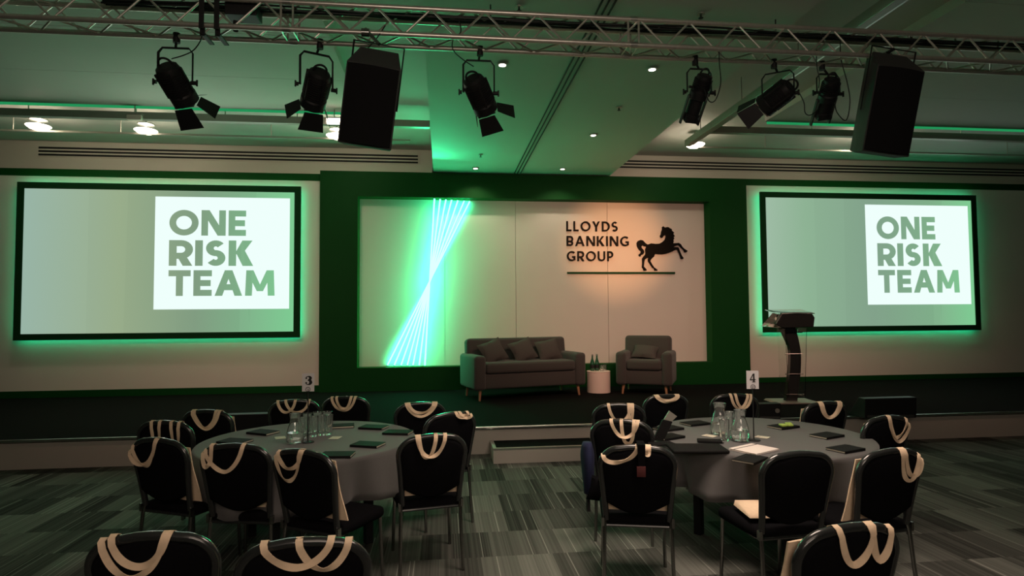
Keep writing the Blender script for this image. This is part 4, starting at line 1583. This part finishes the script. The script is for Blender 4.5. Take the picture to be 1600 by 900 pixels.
fresnel('black stage lantern with open barn doors, leftmost on the truss', 258, 102, 292, 160, .25, 1, [(-92, 12, .20, .17), (0, 38, .18, .16), (88, 60, .18, .10)], 276, 62, .096)
fresnel('black stage lantern with barn doors left of the big hanging speaker', 500, 112, 488, 165, .25, 1, [(-90, 8, .21, .17), (180, 45, .18, .14), (0, 25, .18, .15)], 500, 66, .096, 25)
fresnel('black stage lantern with barn doors in the middle of the truss', 738, 122, 760, 172, .25, 1, [(-92, 12, .20, .16), (0, 50, .18, .16), (180, 12, .16, .08)], 750, 84, .096)
fresnel('black stage lantern with barn doors pointing down left, between two slim spotlights', 1236, 134, 1192, 168, .22, 1, [(-110, 15, .18, .17), (180, 12, .16, .17)], 1209, 96, .096, -35)


def profile_spot(label, pxr, pyr, pxf, pyf, dy, hookpx, ytop):
    A = at_y(pxr, pyr, YT + TB - .05)
    B = at_y(pxf, pyf, YT + TB - .05 + dy)
    ax = (B - A).normalized()
    ln = (B - A).length
    P = A + ax * ln * .35
    hx = at_y(hookpx, ytop, YT + TB).x
    hook = Vector((hx, YT + TB, zlo))
    t = thing('profile_spotlight', label, 'stage light', hook, 0, 'slim spotlights hung from the truss')
    lamp_common(t, P - hook, .22, max(.10, (hook.z - P.z) - .07), Vector((1, 0, 0)), Vector((0, 0, 0)))
    mx = frame_to(A - hook, ax)
    b = MB()
    b.lathe([(.045, .02), (.066, .01), (.072, -.03), (.072, -.12), (.082, -.13), (.082, -.19), (.062, -.20), (.062, -ln * .84), (.072, -ln * .86), (.074, -ln * .97), (.066, -ln)], n=20, mx=mx)
    b.build('barrel', M['black'], t)
    f = MB()
    for k in range(6):
        f.lathe([(.072, -.02 - k * .015), (.080, -.022 - k * .015), (.080, -.026 - k * .015), (.072, -.028 - k * .015)], n=20, mx=mx, closed=True)
    f.build('cooling_fin', M['black'], t)
    f = MB()
    for s_ in (-1, 1):
        f.box((s_ * .085, 0, -.30), (.014, .03, .26), mx)
    f.build('focus_rail', M['cabinet'], t, smooth=False)
    MB().lathe([(.085, -ln + .03), (.09, -ln + .02), (.09, -ln - .005), (.07, -ln - .008)], n=4, mx=mx @ Matrix.Rotation(R(45), 4, 'Z')).build('gel_frame', M['black'], t)
    MB().tube([mx @ Vector((.038 * math.cos(R(a)), .02, .02 + .045 * math.sin(R(a)))) for a in range(0, 181, 15)], .008, 8).build('rear_handle', M['black'], t)
    for k, (x, y, z) in enumerate(((.10, .02, -.16), (-.10, .0, -.10))):
        MB().cyl(mx @ Vector((x * .7, y, z)), mx @ Vector((x * 1.1, y, z)), .012, n=10).build('shutter_knob', M['black'], t)
    return A, B


profile_spot('slim black spotlight with green glint, left of the right hand lanterns', 1101, 120, 1078, 188, .25, 1086, 92)
profile_spot('slim black spotlight beside the right hanging speaker', 1300, 126, 1284, 182, .25, 1284, 100)


# ------------------------------------------------------------------ hanging speakers
def speaker(label, tlx, tly, brx, bry, wpx, rollv, hookpx):
    """cabinet hung from the front chord"""
    Ys = YT - .10
    a_ = at_y(tlx, tly, Ys)
    b_ = at_y(brx, bry, Ys)
    wd = wpx / F_PX * Ys
    ht = (a_.z - b_.z) * 1.0
    c = (a_ + b_) / 2
    t = thing('hanging_speaker', label, 'speaker', (c.x, Ys, a_.z), 0, 'loudspeakers hung from the truss')
    mx = Matrix.Translation((0, 0, -ht / 2)) @ Matrix.Rotation(R(rollv), 4, 'Y') @ Matrix.Rotation(R(10), 4, 'X')
    # side profile in y-z: front grille, sloped upper face, body behind
    x0, x1 = -wd / 2, wd / 2
    prof = [(-.02, -ht / 2), (-.02, ht / 2 - .02), (.16, ht / 2 + .14), (.24, ht / 2 + .10), (.24, -ht / 2 + .03), (.12, -ht / 2)]
    n = len(prof)
    k2 = (1, 1, .72, .72, .72, .9)
    vs = [(x0 * k2[i], y, z) for i, (y, z) in enumerate(prof)] + [(x1 * k2[i], y, z) for i, (y, z) in enumerate(prof)]
    fs = [tuple(range(n)), tuple(reversed(range(n, 2 * n)))] + [(i, (i + 1) % n, n + (i + 1) % n, n + i) for i in range(n)]
    MB().add(vs, fs, mx).build('cabinet', M['cabinet'], t, smooth=False, bevel=.006)
    # bowed grille
    g = MB()
    gv = []
    ng = 10
    for z in (-ht / 2 + .012, ht / 2 - .03):
        for i in range(ng + 1):
            u = i / ng * 2 - 1
            gv.append((u * (wd / 2 - .012), -.026 - .035 * (1 - u * u), z))
    for z in (-ht / 2 + .012, ht / 2 - .03):
        for i in range(ng + 1):
            u = i / ng * 2 - 1
            gv.append((u * (wd / 2 - .012), -.0215, z))
    m_ = ng + 1
    gf = []
    for i in range(ng):
        gf += [(i, i + 1, m_ + i + 1, m_ + i), (2 * m_ + i, 3 * m_ + i, 3 * m_ + i + 1, 2 * m_ + i + 1), (i, 2 * m_ + i, 2 * m_ + i + 1, i + 1), (m_ + i, m_ + i + 1, 3 * m_ + i + 1, 3 * m_ + i)]
    gf += [(0, m_, 3 * m_, 2 * m_), (m_ - 1, 3 * m_ - 1, 4 * m_ - 1, 2 * m_ - 1)]
    g.add(gv, gf, mx)
    g.build('grille', M['grille'], t)
    mb = MB()
    mb.box((wd * .05, -.045, -ht / 2 + .09), (.03, .006, .02), mx)
    mb.build('badge', M['trunk'], t, smooth=False)
    # yoke and clamp
    q1, q2 = mx @ Vector((x0 * .8 - .03, .12, -.0)), mx @ Vector((x1 * .8 + .03, .12, .0))
    t1, t2 = mx @ Vector((x0 * .8 - .03, .12, ht / 2 + .17)), mx @ Vector((x1 * .8 + .03, .12, ht / 2 + .17))
    MB().tube([q1, t1, t2, q2], .011, 8, flat=.6).build('yoke', M['black'], t)
    hk = Vector((at_y(hookpx, 50, YT).x - c.x, YT - Ys, zlo - a_.z))
    MB().cyl(hk + Vector((0, 0, .03)), (t1 + t2) / 2, .014, n=8).cyl(hk + Vector((-.03, 0, 0)), hk + Vector((.03, 0, 0)), .033, n=12).build('clamp', M['chrome'], t)


speaker('big black loudspeaker hung from the truss left of centre', 545, 100, 610, 228, 83, 8, 571)
speaker('big black loudspeaker hung from the truss at the right', 1358, 105, 1430, 240, 88, 6, 1384)


# ------------------------------------------------------------------ hanging cables
def cable(pts, Y, label, r=.0045):
    P = [at_y(x, y, Y + dy) for x, y, dy in pts]
    # smooth
    out = []
    for i in range(len(P) - 1):
        p0, p1, p2, p3 = P[max(i - 1, 0)], P[i], P[i + 1], P[min(i + 2, len(P) - 1)]
        for k in range(6):
            u = k / 6
            out.append(.5 * ((2 * p1) + (p2 - p0) * u + (2 * p0 - 5 * p1 + 4 * p2 - p3) * u * u + (3 * p1 - 3 * p2 + p3 - p0) * u ** 3))
    out.append(P[-1])
    o = MB().tube([q - out[0] for q in out], r, 7).build('power_cable', M['black'], None, loc=out[0])
    tag(o, label, 'cable', 'cables hanging from the truss')


cable([(317, 46, 0), (314, 62, .05), (303, 78, .1), (288, 86, .12), (268, 92, .13)], YT, 'black cable looping to the leftmost lantern')
cable([(717, 30, 0), (720, 50, .03), (708, 62, .05), (708, 78, .1), (722, 92, .12), (740, 104, .15)], YT, 'black cable looping to the middle lantern')
cable([(602, 40, 0), (590, 58, -.02), (578, 72, .0), (570, 80, .05)], YT, 'black cable dropping behind the left speaker')
cable([(1123, 72, 0), (1124, 100, .1), (1126, 130, .1), (1118, 156, .1), (1108, 158, .12), (1101, 140, .14)], YT, 'black cable looping beside the slim spotlight with green glint')
cable([(1247, 142, .1), (1256, 160, .1), (1258, 176, .12), (1266, 180, .14), (1278, 172, .16)], YT, 'short black cable between the down left lantern and its neighbour')
cable([(1313, 60, 0), (1314, 92, .1), (1324, 130, .1), (1328, 160, .1), (1322, 188, .1), (1308, 176, .12), (1304, 160, .15)], YT, 'long black cable loop beside the right speaker')
cable([(1276, 78, 0), (1276, 100, .1), (1280, 124, .12), (1279, 138, .15)], YT, 'thin black cable down to the spotlight by the right speaker')

# ------------------------------------------------------------------ ceiling things
for i, (px, py) in enumerate(((785, 101), (1019, 108), (757, 206), (927, 211), (743, 263), (879, 264))):
    c = at_z(px, py, ZS)
    words = ['near left', 'near right', 'middle left', 'middle right', 'far left', 'far right']
    t = thing('downlight', 'small bright recessed downlight in the low ceiling, ' + words[i] + ' of six', 'ceiling light', c, 0, 'downlights in the low ceiling')
    MB().lathe([(.052, -.006), (.060, -.004), (.060, -.0005), (.040, -.0005)], n=20).build('trim_ring', M['ceiling'], t)
    MB().lathe([(.036, -.010), (.0365, -.0065), (.002, -.0065)], n=18).build('lamp', M['bright'], t)
    spot('downlight_beam', c + Vector((0, 0, -.03)), c + Vector((0, 0, -2)), 12 if i < 4 else 26, (1.0, 0.82, 0.6), 75 if i < 4 else 128, 0.6, .03)
for i, (px, py) in enumerate(((811, 11), (1095, 22), (967, 168), (751, 242))):
    c = at_z(px, py, ZS)
    words = ['above the middle lantern', 'near the right end of the truss', 'right of the ceiling slots', 'above the light tubes']
    t = thing('sprinkler_head', 'tiny dark sprinkler head on the low ceiling, ' + words[i], 'sprinkler', c, 0, 'sprinkler heads')
    MB().lathe([(.035, -.004), (.036, -.0005), (.01, -.0005)], n=14).build('rosette', M['trunk'], t)
    MB().lathe([(.008, -.004), (.009, -.03), (.022, -.034), (.020, -.037)], n=12).build('head', M['ink'], t)
# slots in the low ceiling
x_ = 1.36
for k, dx in enumerate((-.055, 0, .055)):
    w_ = ['left', 'middle', 'right'][k]
    o = MB().box((x_ + dx, 4.0, ZS - .004), (.016, 13.6, .006)).build('ceiling_slot', M['ink'], None, smooth=False)
    tag(o, 'long black slot running along the low ceiling, %s of three' % w_, 'ceiling slot', 'parallel ceiling slots')


def bowl_light(px, py, label, wpx=34):
    zc = 4.50
    c = at_z(px, py, zc)
    t = thing('bowl_light', label, 'ceiling light', (c.x, c.y, zc), 0, 'bowl lights under the side ceilings')
    MB().lathe([(.02, -.05), (.11, -.04), (.16, .0), (.155, .005), (.10, -.03), (.01, -.04)], n=28, closed=True).build('bowl', M['lamp'], t)
    MB().cyl((0, 0, .0), (0, 0, ZC - zc), .012, n=8).build('stem', M['trunk'], t)
    MB().lathe([(.10, .08), (.12, .085), (.12, .10), (.03, .13)], n=24).build('reflector', M['alu'], t)
    l = bpy.data.lights.new('bowl_lamp', 'POINT')
    l.energy = 20
    l.color = (1, .84, .62)
    l.shadow_soft_size = .05
    o = bpy.data.objects.new('bowl_lamp', l)
    C.objects.link(o)
    o.location = (c.x, c.y, zc + .045)
    o = area('bowl_lamp_down', (c.x, c.y, zc - .07), .25, 7, (1, .84, .62), (c.x, c.y, 0))


bowl_light(228, 204, 'glowing bowl light above the left screen')
bowl_light(526, 212, 'glowing bowl light half hidden by the left hanging speaker')
bowl_light(1086, 226, 'glowing bowl light at the end of the slanting rail')
bowl_light(1348, 228, 'glowing bowl light beside the right hanging speaker')
bowl_light(60, 197, 'glowing bowl light at the far left')
# tube fittings
for (x0, x1, y, lab, bright) in ((200, 222, 184, 'short lit fitting at the left end of the trunking', M['drum']), (511, 534, 190, 'short bright tube fitting left of the hanging speaker', M['lamp'])):
    a_, b_ = at_z(x0, y, 4.45), at_z(x1, y, 4.45)
    t = thing('tube_fitting', lab, 'ceiling light', (a_ + b_) / 2, 0)
    MB().rbox((0, -.01, 0), ((b_ - a_).length, .06, .075), .01, 2).build('diffuser', bright, t)
    MB().box((0, -.01, .045), ((b_ - a_).length + .02, .07, .014)).build('tray', M['trunk'], t, smooth=False)
    MB().cyl((0, -.01, .05), (0, -.01, ZC - 4.45), .007, n=6).build('rod', M['trunk'], t)


def trunking(x0, x1, ypx, xref, zc, h, d, label, rods, m, name='cable_trunking', cat='trunking'):
    c = at_z(xref, ypx, zc)
    t = thing(name, label, cat, ((x0 + x1) / 2, c.y, zc), 0, 'trunking hung below the side ceilings')
    MB().box((0, 0, 0), (x1 - x0, d, h)).build('body', m, t, smooth=False)
    for r_ in rods:
        MB().cyl((r_, 0, h / 2), (r_, 0, ZC - zc), .008, n=6).build('rod', M['trunk'], t)
    return c


xa, xb = at_z(150, 185, 4.52).x, at_z(650, 185, 4.52).x
trunking(XL + .3, raftL1 + 1.0, 185, 330, 4.50, .10, .09, 'grey trunking hung along the ceiling above the left screen', (-2.2, -1.0, .4, 1.6, 2.6), M['trunk'])
trunking(at_z(1105, 205, 4.50).x, XR - .3, 207, 1250, 4.50, .10, .09, 'grey trunking hung along the ceiling above the right screen', (-2.6, -1.6, .0, 1.6), M['trunk'])
trunking(XL + .3, at_z(640, 214, 4.46).x, 211, 300, 4.46, .028, .028, 'thin dark rail hung above the left screen', (-1.5, .0, 2.2), M['trunk'], 'lighting_rail', 'rail')
trunking(at_z(1080, 236, 4.46).x, XR - .3, 234, 1250, 4.46, .028, .028, 'thin dark rail hung above the right screen', (-3.0, -1.0, 1.6), M['trunk'], 'lighting_rail', 'rail')
# long rail running towards the room, seen as the slanting beam
e = at_z(1074, 229, 4.30)
t = thing('suspended_beam', 'slanting grey beam hung on thin rods right of the low ceiling', 'beam', (e.x, e.y, 4.30))
MB().prism([(-.045, 0), (.045, 0), (.045, .10), (-.045, .10)], -8.0, 0).build('body', M['trunk'], t, smooth=False, bevel=.004)
MB().box((.062, -4.0, .02), (.03, 7.9, .02)).build('side_lip', M['alu'], t, smooth=False)
for k in range(6):
    MB().cyl((0, -.5 - 1.25 * k, .10), (0, -.5 - 1.25 * k, ZC - 4.30), .006, n=6).build('rod', M['trunk'], t)
